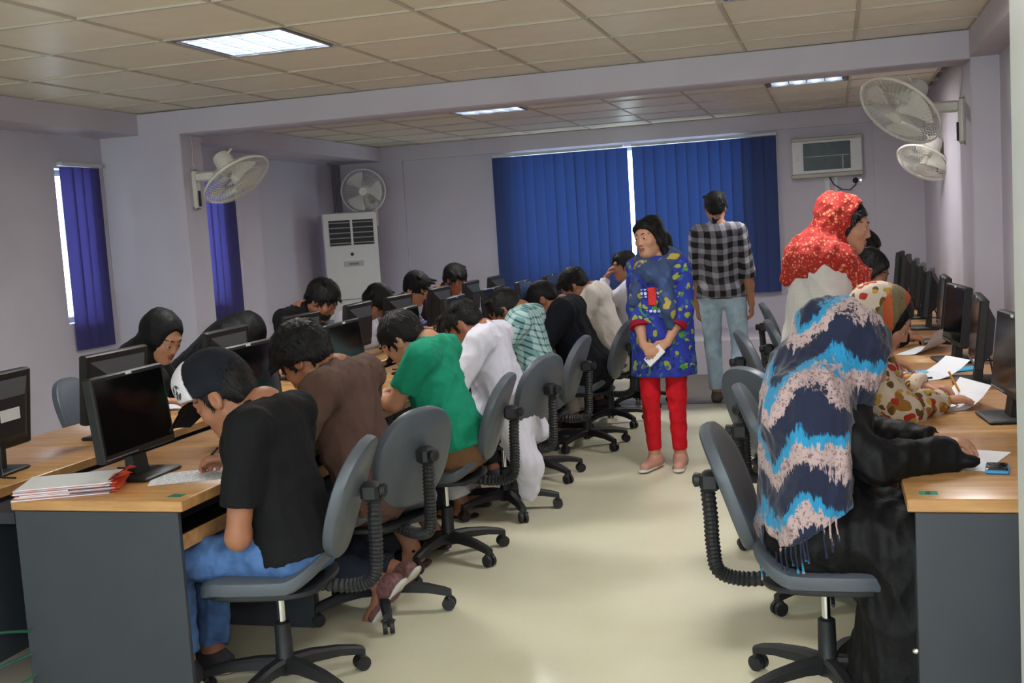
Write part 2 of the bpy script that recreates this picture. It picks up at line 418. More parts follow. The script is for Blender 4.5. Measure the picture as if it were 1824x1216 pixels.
for i in range(8):
    # row A: users on +X side, desk local x -> world Y ; local y -> world -X
    y0 = 3.12+AP*i
    desk((-2.05, y0, 0), PI/2, AP, ['nearest desk of the middle row, with red folders on it', 'middle row desk in front of the brown shirt', 'middle row desk in front of the green shirt', 'middle row desk in front of the man in the long white shirt', 'middle row desk in front of the checked teal shirt', 'middle row desk in front of the black jacket', 'middle row desk in front of the cream shirt at the far end', 'farthest desk of the middle row, by the blue blind'][i], 'wooden desks of the middle row', .07)
    desk((-3.55, y0+AP, 0), -PI/2, AP, ['nearest desk of the left row, cut by the left edge of the photo', 'left row desk in front of the woman in a black headscarf', 'left row desk behind the cap wearer', 'left row desk in front of the bearded man in black', 'left row desk in front of the person in white', 'left row desk in front of the man in a navy shirt', 'left row desk in front of the farthest seated man', 'farthest desk of the left row'][i], 'wooden desks of the left row')
RP = .95
for i in range(9):
    desk((.168, 3.2+RP*(i+1), 0), -PI/2, RP, ['nearest right hand desk with a phone on it', 'right hand desk in front of the floral scarf', 'third desk along the right wall', 'fourth desk along the right wall', 'fifth desk along the right wall', 'sixth desk along the right wall', 'seventh desk along the right wall', 'eighth desk along the right wall', 'farthest desk along the right wall'][i], 'wooden desks along the right wall', RP-.075 if i < 3 else None, door=(i == 0))
tray = bxo('cable_tray', M_plain('tray_dark', (38, 40, 50), .5), None, -2.885, -2.715, 3.14, 3.12+AP*8, .66, .70)
tag(tray, 'dark cable tray running between the two left desk rows', 'tray')

# monitors: local screen faces -Y, origin at foot centre on desk top
def make_monitor(w=.455, h=.30):
    t = empty('monitor', (0, 0, 0)); z0 = .085; lean = -.10
    Rm = Matrix.Translation((0, 0, z0)) @ Matrix.Rotation(lean, 4, 'X')
    b = MB(); b.box(-w/2, w/2, -.018, .020, 0, h, .006); b.xf(Rm); b.build('bezel', black_pl, t)
    k = MB(); k.quadstrip([[(-w/2+.03, .02, .025), (w/2-.03, .02, .025), (w/2-.03, .02, h-.03), (-w/2+.03, .02, h-.03)], [(-w/2+.10, .058, .06), (w/2-.10, .058, .06), (w/2-.10, .058, h-.09), (-w/2+.10, .058, h-.09)]]); k.xf(Rm); k.build('back_cover', dark_pl, t, False)
    s = MB(); s.box(-w/2+.017, w/2-.017, -.0188, -.0175, .026, h-.017); s.xf(Rm); s.build('screen', screen_m, t, False)
    l = MB(); l.box(-.018, .018, -.0195, -.018, h-.013, h-.003); l.xf(Rm); l.build('logo_sticker', M_plain('sticker_white', (225, 225, 228), .4), t, False)
    l = MB(); l.box(-w/2+.012, w/2-.25, -.0195, -.018, .009, .0125); l.xf(Rm); l.build('trim_strip', M_plain('silver_trim', (160, 162, 166), .3, metal=.6), t, False)
    c = MB(); c.quadstrip([[(-.045, -.012, .008), (.045, -.012, .008), (.045, .028, .008), (-.045, .028, .008)], [(-.04, .012, .17), (.04, .012, .17), (.04, .035, .17), (-.04, .035, .17)]]); c.build('stand', black_pl, t, False)
    MB().box(-.12, .12, -.10, .08, 0, .014, .005).build('foot', black_pl, t)
    c = MB(); c.tube([(.02, .03, .16), (.03, .06, .1), (.05, .07, .03), (.09, .1, .006), (.1, .16, .006)], .004, 6); c.build('cable', dark_pl, t)
    return t
mon0 = make_monitor(); used = [False]
def monitor(x, y, rz, label, group):
    if not used[0]:
        used[0] = True; mon0.location = (x, y, .7505); mon0.rotation_euler = (0, 0, rz); tag(mon0, label, 'monitor', group); return mon0
    o = dup(mon0, (x, y, .7505), rz, label, group); return o
# screen faces +X => local -Y -> +X : rz = +90deg ; faces -X : rz = -90deg
la = ['monitor in front of the cap wearer, screen towards the viewer', 'monitor behind the white cap, in front of the brown shirt', 'monitor in front of the green shirt', 'monitor in front of the man in the long white shirt', 'monitor in front of the checked teal shirt', 'monitor in front of the black jacket', 'monitor in front of the cream shirt', 'last monitor of the middle row']
for i, (y, dr) in enumerate(((3.49, .03), (4.36, -.02), (5.36, .05), (6.23, .0), (7.2, .06), (8.05, 0), (8.95, .05), (9.9, 0))):
    monitor(-2.45, y, PI/2+dr, la[i], 'monitors of the middle row')
lb = ['monitor with a white note on its back at the left edge of the photo', 'monitor in front of the woman in the black headscarf, seen from behind', 'monitor between cap wearer and hunched black figure, seen from behind', 'monitor in front of the bearded man in black, seen from behind', 'monitor in front of the person in white, seen from behind', 'monitor in front of the man in navy, seen from behind', 'monitor in front of the farthest man on the left, seen from behind', 'monitor standing before the blue blind, seen from behind', 'last monitor of the left row, at the blue blind']
for i, (y, dr) in enumerate(((3.50, .10), (4.27, 0), (5.22, .05), (6.1, 0), (6.93, .04), (7.66, -.04), (8.56, .0), (9.38, .05), (10.15, 0))):
    o = monitor(-3.10, y, -PI/2+dr, lb[i], 'monitors of the left row')
    if i == 0:
        nt = MB().box(-.09, .03, .074, .0755, .20, .245).build('note', M_plain('note_white', (215, 216, 218), .6), o, False)
lr = ['nearest monitor on the right, cut by the pale pillar edge', 'second monitor on the right, turned edge-on', 'third monitor on the right, screen slightly reflecting', 'fourth monitor on the right', 'fifth monitor on the right', 'sixth monitor on the right', 'seventh monitor on the right', 'eighth monitor on the right', 'farthest monitor on the right']
for i, (x, y, dr) in enumerate(((.60, 4.42, .10), (.585, 5.36, -.05), (.57, 6.1, .10), (.58, 6.95, -.02), (.56, 7.75, -.12), (.56, 8.5, -.12), (.57, 9.3, -.12), (.56, 10.2, -.15), (.55, 11.0, -.15))):
    monitor(x, y, -PI/2+dr, lr[i], 'monitors along the right wall')

# ------------------------------------------------------------------ swivel chairs (local: sitter faces +Y)
vinyl = M_plain('grey_vinyl', (80, 86, 95), .42, .05, 10, .04, 300)
chair_bl = M_plain('chair_black', (30, 31, 34), .55, .1, 20)
def make_chair():
    t = empty('swivel_chair', (0, 0, 0))
    s = MB(); s.pad(.47, .46, .055, 3.4, 44, lambda x, y: .45*max(0, -y-.10)**1.5*4 + -.25*max(0, y-.13)**1.6*6); s.xf(Matrix.Translation((0, .01, .435))); s.build('seat', vinyl, t)
    p = MB(); p.pad(.43, .43, .02, 3.2, 36); p.xf(Matrix.Translation((0, .02, .400))); p.build('seat_shell', chair_bl, t)
    bt = MB(); bt.pad(.375, .43, .045, 2.5, 44, lambda x, y: .55*x*x-.12*max(0, y)**2, shape=lambda v: 1-.10*max(0, v)**2-.03*max(0, -v))
    # stand it up: local pad xy -> chair x,z ; pad +z towards the sitter
    Rb = Matrix.Translation((0, -.235, .735)) @ Matrix.Rotation(-.13, 4, 'X') @ Matrix.Rotation(-PI/2, 4, 'X') @ Matrix.Rotation(PI, 4, 'Z')
    Rb = Matrix.Translation((0, -.285, .685)) @ Matrix.Rotation(.33, 4, 'X') @ Matrix(((1, 0, 0, 0), (0, 0, 1, 0), (0, 1, 0, 0), (0, 0, 0, 1)))
    bt.xf(Rb); bt.f = [tuple(reversed(q)) for q in bt.f]; bt.build('backrest', vinyl, t)
    # corrugated sleeve
    import_pts = []
    ctrl = [Vector(q) for q in ((0, -.12, .385), (0, -.25, .37), (0, -.335, .395), (0, -.352, .48), (0, -.355, .58), (0, -.362, .68))]
    N = 70
    for i in range(N+1):
        u = i/N*(len(ctrl)-1); k = min(int(u), len(ctrl)-2); f = u-k
        p0, p1, p2, p3 = ctrl[max(k-1, 0)], ctrl[k], ctrl[k+1], ctrl[min(k+2, len(ctrl)-1)]
        import_pts.append(.5*((2*p1)+(p2-p0)*f+(2*p0-5*p1+4*p2-p3)*f*f+(-p0+3*p1-3*p2+p3)*f**3))
    rr = [.026 if i % 2 else .021 for i in range(N+1)]
    sl = MB(); sl.tube(import_pts, rr, 12); o = sl.build('bellows_sleeve', chair_bl, t, False)
    k = MB(); k.box(-.035, .035, -.382, -.318, .665, .73, .012); k.build('back_bracket', chair_bl, t)
    k = MB(); k.lathe([(.004, 0), (.022, .002), (.024, .02), (.014, .026)], 14, (0, -.382, .70), 'Y'); k.build('knob', chair_bl, t)
    k = MB(); k.box(-.07, .07, -.13, .07, .36, .392, .008); k.build('mechanism', chair_bl, t)
    k = MB(); k.cyl((.06, .02, .372), (.21, .03, .362), .006, n=8); k.build('lever', chair_bl, t)
    k = MB(); k.cyl((0, 0, .22), (0, 0, .37), .0135, n=16); k.build('gas_lift', chrome, t)
    k = MB(); k.lathe([(.01, .06), (.036, .065), (.036, .12), (.030, .13), (.028, .245), (.02, .25)], 18); k.build('column_cover', chair_bl, t)
    for i in range(5):
        a = 2*PI*i/5+.35; d = Vector((math.cos(a), math.sin(a), 0)); s_ = Vector((-d.y, d.x, 0))
        rings = []
        for u, zt, hw, th in ((.02, .125, .026, .05), (.10, .125, .024, .042), (.20, .112, .021, .034), (.27, .095, .019, .030), (.295, .085, .017, .026)):
            c = d*u
            rings.append([(c+s_*hw*q[0]+Vector((0, 0, zt-th*q[1]))) for q in ((-1, 1), (1, 1), (1, .25), (.6, 0), (-.6, 0), (-1, .25))])
        lg = MB(); lg.quadstrip(rings); leg = lg.build('leg', chair_bl, t)
        c = d*.285; cs = MB()
        for sg in (-1, 1):
            q = c+s_*(.014*sg)+Vector((0, 0, .0275)); cs.cyl(q-s_*.008, q+s_*.008, .0275, n=14)
        cs.cyl(c+Vector((0, 0, .03)), c+Vector((0, 0, .085)), .010, n=8); cs.tube([c-s_*.022+Vector((0, 0, .045)), c+Vector((0, 0, .063)), c+s_*.022+Vector((0, 0, .045))], .012, 6)
        cs.build('caster', chair_bl, leg)
    return t
ch0 = make_chair(); chused = [False]
def chair(x, y, rz, label, spin=0, group='grey swivel chairs'):
    if not chused[0]:
        chused[0] = True; ch0.location = (x, y, 0); ch0.rotation_euler = (0, 0, rz); tag(ch0, label, 'chair', group); return ch0
    return dup(ch0, (x, y, 0), rz, label, group)
W_, E_ = PI/2, -PI/2      # facing -X / facing +X
chair(-1.89, 3.42, W_+.17, 'grey swivel chair of the cap wearer, nearest on the left')
chair(-1.87, 4.24, W_-.50, 'grey swivel chair of the brown shirt, turned with its back to the viewer')
chair(-1.84, 5.02, W_+.06, 'grey swivel chair of the green shirt')
chair(-1.80, 5.88, W_-.38, 'grey swivel chair of the man in the long white shirt')
chair(-1.83, 6.71, W_-.05, 'grey swivel chair of the checked teal shirt')
chair(-1.72, 7.69, W_-.10, 'grey swivel chair of the black jacket')
chair(-1.72, 8.55, W_-.15, 'grey swivel chair of the cream shirt')
chair(-1.66, 9.42, W_-.2, 'grey swivel chair of the man resting his chin on his hand')
for i, (y, lb_) in enumerate(((5.1, 'woman in the black headscarf'), (6.0, 'hunched figure in black'), (7.0, 'bearded man in black'), (7.9, 'person in white on the left'), (8.8, 'man in a navy shirt'), (9.8, 'farthest man on the left'))):
    chair(-3.80, y+(.22 if i == 0 else 0), E_+.05*(-1)**i, 'grey swivel chair of the '+lb_)
chair(-.065, 3.64, E_-.02, 'grey swivel chair of the woman in the blue tie-dye scarf, nearest on the right')
chair(-.04, 4.54, E_+.06, 'grey swivel chair of the woman in the floral scarf')
chair(-.18, 5.30, E_+.85, 'grey swivel chair turned away, behind the tie-dye scarf')
chair(-.22, 6.75, E_+.25, 'empty grey swivel chair third from the walking man on the right')
chair(-.08, 7.35, E_+.15, 'small looking empty grey swivel chair beside the white dress')
chair(-.20, 8.80, E_+.15, 'far empty grey swivel chair below the right end of the blue blind')

# ------------------------------------------------------------------ wall fans
ivory = M_plain('fan_ivory', (226, 222, 210), .3, .04)
ivory_d = M_plain('fan_blade', (228, 226, 216), .35, .04)
def wall_fan(loc, rz, head, axis, label, R=.235, cord=True):
    """root on the wall, local +Y out of the wall; head and axis are given in world space"""
    t = empty('wall_fan', loc, rz, label, 'fan', 'ivory wall fans')
    inv = (Matrix.Translation(loc) @ Matrix.Rotation(rz, 4, 'Z')).inverted()
    h = inv @ Vector(head); ax = (inv.to_3x3() @ Vector(axis)).normalized()
    MB().box(-.045, .045, 0, .035, -.24, .06, .014).build('wall_plate', ivory, t)
    k = MB(); k.box(-.035, .035, .03, .20, -.035, .04, .014); k.build('arm', ivory, t)
    k = MB(); k.box(-.012, .012, .034, .048, -.22, -.10, .003); k.build('switch_panel', dark_pl, t)
    back = h-ax*.16; e = Vector((0, .19, .0))
    k = MB(); k.tube([e, e.lerp(back, .5), back], [.028, .026, .04], 10); k.build('neck', ivory, t)
    Ra = ax.to_track_quat('Z', 'Y').to_matrix().to_4x4(); T = Matrix.Translation(h) @ Ra
    k = MB(); k.lathe([(.02, -.24), (.062, -.23), (.072, -.20), (.072, -.09), (.055, -.075), (.02, -.07)], 20); k.cyl((.0, .05, -.2), (.0, .115, -.2), .008, n=8); k.xf(T); k.build('motor_housing', ivory, t)
    k = MB(); N = 56
    for sg in (-1, 1):
        for i in range(N):
            a = 2*PI*i/N; c, s_ = math.cos(a), math.sin(a)
            pr = [(.045, .062*sg), (R*.55, .060*sg), (R*.85, .042*sg), (R*.97, .012*sg)]
            k.tube([(r*c, r*s_, z) for r, z in pr], .0017, 3, False)
        k.torus((0, 0, .061*sg), .045, .003, n=20, k=5); k.torus((0, 0, .05*sg), R*.75, .0016, n=36, k=4)
    k.xf(T); k.build('guard_grille', ivory, t)
    k = MB(); k.torus((0, 0, 0), R, .010, n=48, k=8); k.xf(T); k.build('guard_rim', ivory, t)
    k = MB(); k.lathe([(.003, .066), (.042, .064), (.042, .058), (.003, .056)], 20); k.xf(T); k.build('badge', ivory, t)
    for j in range(3):
        k = MB(); rows = []
        for ri in range(6):
            r = .03+(R*.86-.03)*ri/5; wd = (.5+.55*ri/5) if ri < 4 else (.5+.55*ri/5)*(1.0 if ri == 4 else .8)
            row = []
            for q in range(5):
                a = 2*PI*j/3+wd*(q/4-.5)*1.25; row.append((r*math.cos(a), r*math.sin(a), .022*(q/4-.5)*-2*.9))
            rows.append(row)
        k.quadstrip(rows, closed=False, cap=False); b0 = len(k.v)
        k.quadstrip([[(x, y, z-.002) for x, y, z in rw] for rw in rows], closed=False, cap=False); k.xf(T); k.build('blade', ivory_d, t)
    k = MB(); k.lathe([(.003, .03), (.026, .028), (.032, .0), (.032, -.03), (.01, -.06)], 16); k.xf(T); k.build('hub', ivory_d, t)
    if cord:
        k = MB(); k.tube([(0, .02, .05), (.015, .012, .12), (-.01, .008, .2), (0, .006, .40)], .004, 6); k.build('power_cord', M_plain('cord_white', (190, 185, 180), .5), t)
    return t
wall_fan((-4.69, 7.70, 2.10), -PI/2, (-4.24, 7.55, 2.05), (.578, -.11, -.82), 'ivory wall fan on the white pillar at the left, tilted down to the right', R=.265)
wall_fan((.834, 7.95, 2.17), PI/2, (.43, 7.72, 2.155), (-.57, -.47, -.71), 'ivory wall fan on the right pillar, nearest on the right', R=.28)
wall_fan((.90, 10.3, 2.04), PI/2, (.74, 10.1, 1.90), (-.45, -.45, -.77), 'ivory wall fan on the right wall below and behind the nearer one', R=.23)
wall_fan((-5.16, YB-.035, 1.93), PI, (-5.16, YB-.33, 2.10), (.35, -.93, -.05), 'ivory wall fan on the back wall above the standing air conditioner', R=.25, cord=False)

# ------------------------------------------------------------------ air conditioners
acw = M_plain('ac_white', (205, 203, 200), .35, .03); lilac = M_plain('ac_side_lilac', (176, 164, 190), .4, .03)
ac = empty('standing_air_conditioner', (-5.20, 11.62, 0), math.radians(34), 'tall pale standing air conditioner with dark louvres in the far left corner', 'air conditioner')
bxo('body', lilac, ac, -.30, .30, -.14, .18, 0, 1.84, bev=.012)
bxo('front_panel', acw, ac, -.30, .30, -.165, -.138, 0, 1.86, bev=.012)
gr = bxo('grille_recess', black_pl, ac, -.235, .255, -.170, -.164, 1.50, 1.775)
for i in range(5):
    for s0, s1 in ((-.235, 0), (.02, .255)):
        o = bxo('louvre', M_plain('louvre_grey', (128, 128, 130), .4), gr, s0, s1, -.180, -.168, -.004, .008); o.location.z = 1.522+.056*i
bxo('grille_mullion', acw, ac, -.002, .022, -.182, -.166, 1.50, 1.775)
MB().lathe([(.002, 0), (.018, .002), (.018, .006)], 14, (.0, -.166, 1.40), 'Y').build('sensor', black_pl, ac)
bd = bxo('badge_plate', M_plain('badge_grey', (165, 165, 168), .3), ac, -.10, .12, -.170, -.165, 1.265, 1.325)
bxo('badge_mark', M_plain('badge_dark', (110, 112, 115), .4), bd, -.045, .065, -.172, -.1695, 1.283, 1.305)
bxo('seam', M_plain('seam_dark', (110, 108, 106), .6), ac, -.295, .295, -.1675, -.1645, .90, .908)
pp = MB(); pp.cyl((-5.59, YB-.07, 1.86), (-5.59, YB-.07, 2.44), .035, n=12); tag(pp.build('refrigerant_pipe', M_plain('pipe_wrap', (120, 112, 120), .7)), 'grey wrapped pipe rising in the far left corner above the standing unit', 'pipe')
wc = empty('window_air_conditioner', (-.05, YB, 2.11), 0, 'boxy off white air conditioner with dark glass front high on the back wall', 'air conditioner')
bxo('case', acw, wc, -.355, .355, -.12, 0, -.20, .20, bev=.012)
bxo('top_band', M_plain('ac_beige', (170, 163, 148), .4), wc, -.36, .36, -.125, -.02, .165, .205, bev=.006)
bxo('bottom_band', M_plain('ac_beige', (170, 163, 148), .4), wc, -.36, .36, -.135, -.02, -.215, -.165, bev=.008)
gp = bxo('glass_front', M_plain('ac_glass', (16, 32, 34), .3, .6, 14, spec=.3), wc, -.235, .235, -.127, -.119, -.135, .145, bev=.003)
bxo('grille_bar', M_plain('bar_grey', (130, 135, 135), .4), gp, -.23, .22, -.130, -.126, .0, .010)
bxo('grille_bar', M_plain('bar_grey', (130, 135, 135), .4), gp, .15, .165, -.130, -.126, -.13, .0)
MB().lathe([(.002, 0), (.012, .001), (.012, .008), (.006, .011)], 12, (-.29, -.12, -.01), 'Y').build('dial', chrome, wc)
bxo('conduit', acw, wc, -.03, .02, -.025, -.001, -1.3, -.215)
bxo('conduit', acw, wc, .07, .10, -.025, -.001, -1.3, -.215)
kk = MB(); kk.tube([(.02, -.06, -.215), (.06, -.07, -.29), (.14, -.08, -.35), (.22, -.08, -.36), (.28, -.07, -.31), (.285, -.05, -.26)], .006, 6); kk.build('power_cable', black_pl, wc)
so = empty('wall_socket', (.245, YB, 1.845), 0, 'small white wall socket with black plug under the window unit', 'socket')
bxo('plate', acw, so, -.055, .055, -.02, 0, -.04, .04, bev=.004); MB().lathe([(.004, 0), (.028, .003), (.03, .03), (.012, .04)], 14, (-.018, -.02, 0), 'Y').build('plug', black_pl, so)
MB().lathe([(.002, 0), (.012, .001), (.012, .01)], 12, (.035, -.02, 0), 'Y').build('switch', chrome, so)

# ================================================================== PEOPLE: smooth distance-field bodies
def V(*a): return np.array(a, float)
def nrm(v): v = np.asarray(v, float); return v/(np.linalg.norm(v)+1e-12)
class Blob:
    """list of rounded primitives blended into one continuous surface"""
    def __init__(s): s.p = []
    def cone(s, a, b, ra, rb, k=.02, flat=None, cuts=(), op='u'):
        a = V(*a); b = V(*b); R = max(ra, rb)*(1 if flat is None else max(1, 1/flat[1] if flat[1] > 0 else 1))
        R = max(ra, rb)*(1 if flat is None else max(1, flat[1]))
        lo = np.minimum(a, b)-R; hi = np.maximum(a, b)+R
        def fn(X, Y, Z):
            P = [X-a[0], Y-a[1], Z-a[2]]; d = b-a
            if flat is not None:
                n = nrm(flat[0]); q = (1/flat[1]-1); dot = P[0]*n[0]+P[1]*n[1]+P[2]*n[2]
                P = [P[i]+n[i]*dot*q for i in range(3)]; d = d+n*(d@n)*q
            dd = d@d+1e-12
            t = np.clip((P[0]*d[0]+P[1]*d[1]+P[2]*d[2])/dd, 0, 1)
            r = np.sqrt((P[0]-t*d[0])**2+(P[1]-t*d[1])**2+(P[2]-t*d[2])**2)-(ra+(rb-ra)*t)
            if flat is not None and flat[1] < 1: r = r*flat[1]**.5
            return r
        s.p.append((fn, lo, hi, k, op, cuts)); return s
    def ell(s, c, rad, R=None, k=.02, cuts=(), op='u'):
        c = V(*c); rad = V(*rad); R = np.eye(3) if R is None else R; e = np.abs(R) @ rad
        def fn(X, Y, Z):
            P = np.stack([X-c[0]+0*Y+0*Z, Y-c[1]+0*X+0*Z, Z-c[2]+0*X+0*Y])
            L = np.tensordot(R.T, P, 1)
            k0 = np.sqrt(sum((L[i]/rad[i])**2 for i in range(3))); k1 = np.sqrt(sum((L[i]/rad[i]**2)**2 for i in range(3)))
            return k0*(k0-1)/(k1+1e-9)
        s.p.append((fn, c-e, c+e, k, op, cuts)); return s
    def field(s, ax):
        MARG = .05; F = np.full([len(a) for a in ax], MARG, np.float32)
        for fn, lo, hi, k, op, cuts in s.p:
            pad = MARG+k
            sl = tuple(slice(max(0, np.searchsorted(ax[i], lo[i]-pad)), np.searchsorted(ax[i], hi[i]+pad)) for i in range(3))
            if any(q.stop <= q.start for q in sl): continue
            X = ax[0][sl[0]][:, None, None]; Y = ax[1][sl[1]][None, :, None]; Z = ax[2][sl[2]][None, None, :]
            d = fn(X, Y, Z)
            for p0, n in cuts:
                n = nrm(n); d = np.maximum(d, (X-p0[0])*n[0]+(Y-p0[1])*n[1]+(Z-p0[2])*n[2])
            A = F[sl]
            if op == 'u':
                h = np.clip(k-np.abs(A-d), 0, None)/k; F[sl] = np.minimum(A, d)-h*h*k*.25
            else:
                d = -d; h = np.clip(k-np.abs(A-d), 0, None)/k; F[sl] = np.maximum(A, d)+h*h*k*.25
        return F
    def bounds(s):
        u = [q for q in s.p if q[4] == 'u']
        return np.min([q[1] for q in u], 0)-.02, np.max([q[2] for q in u], 0)+.02
    def mesh(s, name, h=.012, fine=(), hf=.006, globalcuts=(), fold=0, foldscale=1., seed=0, smooth=1, stretch=(1, 1, 1), strands=None):
        lo, hi = s.bounds(); ax = []
        for i in range(3):
            iv = sorted((a[i], b[i]) for a, b in fine); out = []; x = lo[i]
            while x < hi[i]:
                out.append(x); x += hf if any(a-.004 <= x <= b for a, b in iv) else h
            out += [x, x+h]; ax.append(np.array(out))
        F = s.field(ax)
        for p0, n in globalcuts:
            n = nrm(n); F = np.maximum(F, (ax[0][:, None, None]-p0[0])*n[0]+(ax[1][None, :, None]-p0[1])*n[1]+(ax[2][None, None, :]-p0[2])*n[2])
        F[0] = F[-1] = .05; F[:, 0] = F[:, -1] = .05; F[:, :, 0] = F[:, :, -1] = .05
        v, q = nets(F, ax)
        for _ in range(smooth): v = lap(v, q, .5)
        if fold:
            n = vnormals(v, q); r = np.random.default_rng(seed); dsp = np.zeros(len(v))
            for j in range(7):
                kdir = nrm(r.normal(size=3)*np.array([1, 1, .55])*np.array(stretch)); fr = foldscale*r.uniform(18, 60); ph = r.uniform(0, 6.28)
                wv = v+.03*np.sin(v[:, [1, 2, 0]]*r.uniform(9, 16)+r.uniform(0, 6, 3))
                sn = np.sin(wv@kdir*fr+ph); dsp += (1-np.abs(sn))**2*(22/fr)*.6-.18*(22/fr)
            v = v+n*(dsp*fold*1.5)[:, None]
        if strands is not None:
            crown, cnt, ln = strands; r = np.random.default_rng(seed+90); n = vnormals(v, q); ii = r.integers(0, len(v), cnt); b = v[ii]; nn = n[ii]
            fw = b-crown; fw -= nn*np.sum(fw*nn, 1)[:, None]; fw /= np.linalg.norm(fw, axis=1)[:, None]+1e-9
            d = fw+nn*r.uniform(.0, .30, (cnt, 1))+r.normal(size=(cnt, 3))*.16; d /= np.linalg.norm(d, axis=1)[:, None]
            sd = np.cross(d, nn); sd /= np.linalg.norm(sd, axis=1)[:, None]+1e-9; L = r.uniform(.5, 1.2, (cnt, 1))*ln
            o = len(v); v = np.concatenate([v, b-sd*.0022-nn*.001, b+sd*.0022-nn*.001, b+sd*.0005+d*L, b-sd*.0005+d*L]); k_ = np.arange(cnt); q = np.concatenate([q, np.stack([o+k_, o+cnt+k_, o+2*cnt+k_, o+3*cnt+k_], 1)])
        return mk_mesh(name, v, q)
def nets(F, ax):
    S = F < 0; nx, ny, nz = F.shape
    c = np.zeros((nx-1, ny-1, nz-1), np.int8)
    off = [(i, j, k) for i in (0, 1) for j in (0, 1) for k in (0, 1)]
    for i, j, k in off: c += S[i:nx-1+i, j:ny-1+j, k:nz-1+k]
    I, J, K = np.nonzero((c > 0) & (c < 8)); n = len(I)
    idx = np.full(c.shape, -1, np.int64); idx[I, J, K] = np.arange(n)
    P = np.zeros((n, 3)); cnt = np.zeros(n)
    for a in off:
        for d in range(3):
            if a[d]: continue
            b = list(a); b[d] = 1
            fa = F[I+a[0], J+a[1], K+a[2]]; fb = F[I+b[0], J+b[1], K+b[2]]
            m_ = (fa < 0) != (fb < 0); t = np.where(m_, fa/np.where(fa == fb, 1, fa-fb), 0)
            for e in range(3): P[:, e] += np.where(m_, a[e]+(t if e == d else 0), 0)
            cnt += m_
    P /= cnt[:, None]; P += np.stack([I, J, K], 1)
    v = np.stack([np.interp(P[:, e], np.arange(len(ax[e])), ax[e]) for e in range(3)], 1)
    quads = []
    for d in range(3):
        sh = [nx, ny, nz]; sl0 = [slice(None)]*3; sl1 = [slice(None)]*3; sl0[d] = slice(0, sh[d]-1); sl1[d] = slice(1, sh[d])
        A = S[tuple(sl0)]; B = S[tuple(sl1)]; e1, e2 = [(1, 2), (2, 0), (0, 1)][d]
        X = np.array(np.nonzero(A != B)).T
        X = X[(X[:, e1] > 0) & (X[:, e2] > 0) & (X[:, e1] < sh[e1]-1) & (X[:, e2] < sh[e2]-1)]
        ins = A[X[:, 0], X[:, 1], X[:, 2]]
        def at(o1, o2):
            Q = X.copy(); Q[:, e1] += o1; Q[:, e2] += o2; return idx[Q[:, 0], Q[:, 1], Q[:, 2]]
        q = np.stack([at(-1, -1), at(0, -1), at(0, 0), at(-1, 0)], 1)
        q[~ins] = q[~ins][:, ::-1]; quads.append(q)
    return v, np.concatenate(quads)
def lap(v, q, f):
    acc = np.zeros_like(v); cn = np.zeros(len(v))
    for i in range(4):
        a, b = q[:, i], q[:, (i+1) % 4]
        for e in range(3): acc[:, e] += np.bincount(a, v[b, e], len(v))+np.bincount(b, v[a, e], len(v))
        cn += np.bincount(a, minlength=len(v))+np.bincount(b, minlength=len(v))
    return v*(1-f)+f*acc/np.maximum(cn, 1)[:, None]
def vnormals(v, q):
    fn = np.cross(v[q[:, 2]]-v[q[:, 0]], v[q[:, 3]]-v[q[:, 1]]); n = np.zeros_like(v)
    for i in range(4):
        for e in range(3): n[:, e] += np.bincount(q[:, i], fn[:, e], len(v))
    return n/(np.linalg.norm(n, axis=1)[:, None]+1e-12)
def mk_mesh(name, v, q):
    me = bpy.data.meshes.new(name); me.vertices.add(len(v)); me.vertices.foreach_set('co', v.astype(np.float32).ravel())
    me.loops.add(len(q)*4); me.loops.foreach_set('vertex_index', q.astype(np.int32).ravel())
    me.polygons.add(len(q)); me.polygons.foreach_set('loop_start', np.arange(0, len(q)*4, 4, dtype=np.int32))
    me.polygons.foreach_set('use_smooth', np.ones(len(q), bool)); me.update(calc_edges=True); me.validate(); return me
def ik(a, b, l1, l2, hint):
    a = V(*a); b = V(*b); d = b-a; L = np.linalg.norm(d); u = d/L
    if L > (l1+l2)*.995: l1, l2 = l1*L/(l1+l2)*1.005, l2*L/(l1+l2)*1.005
    x = (L*L+l1*l1-l2*l2)/(2*L); h = math.sqrt(max(l1*l1-x*x, 1e-6)); hn = V(*hint); hn = nrm(hn-u*(hn@u)); return a+u*x+hn*h
def rotm(f, roll=0, up=(0, 0, 1)):
    f = nrm(f); r = nrm(np.cross(f, V(*up))); u = np.cross(r, f)
    if roll: r, u = r*math.cos(roll)+u*math.sin(roll), u*math.cos(roll)-r*math.sin(roll)
    return np.stack([r, f, u], 1)

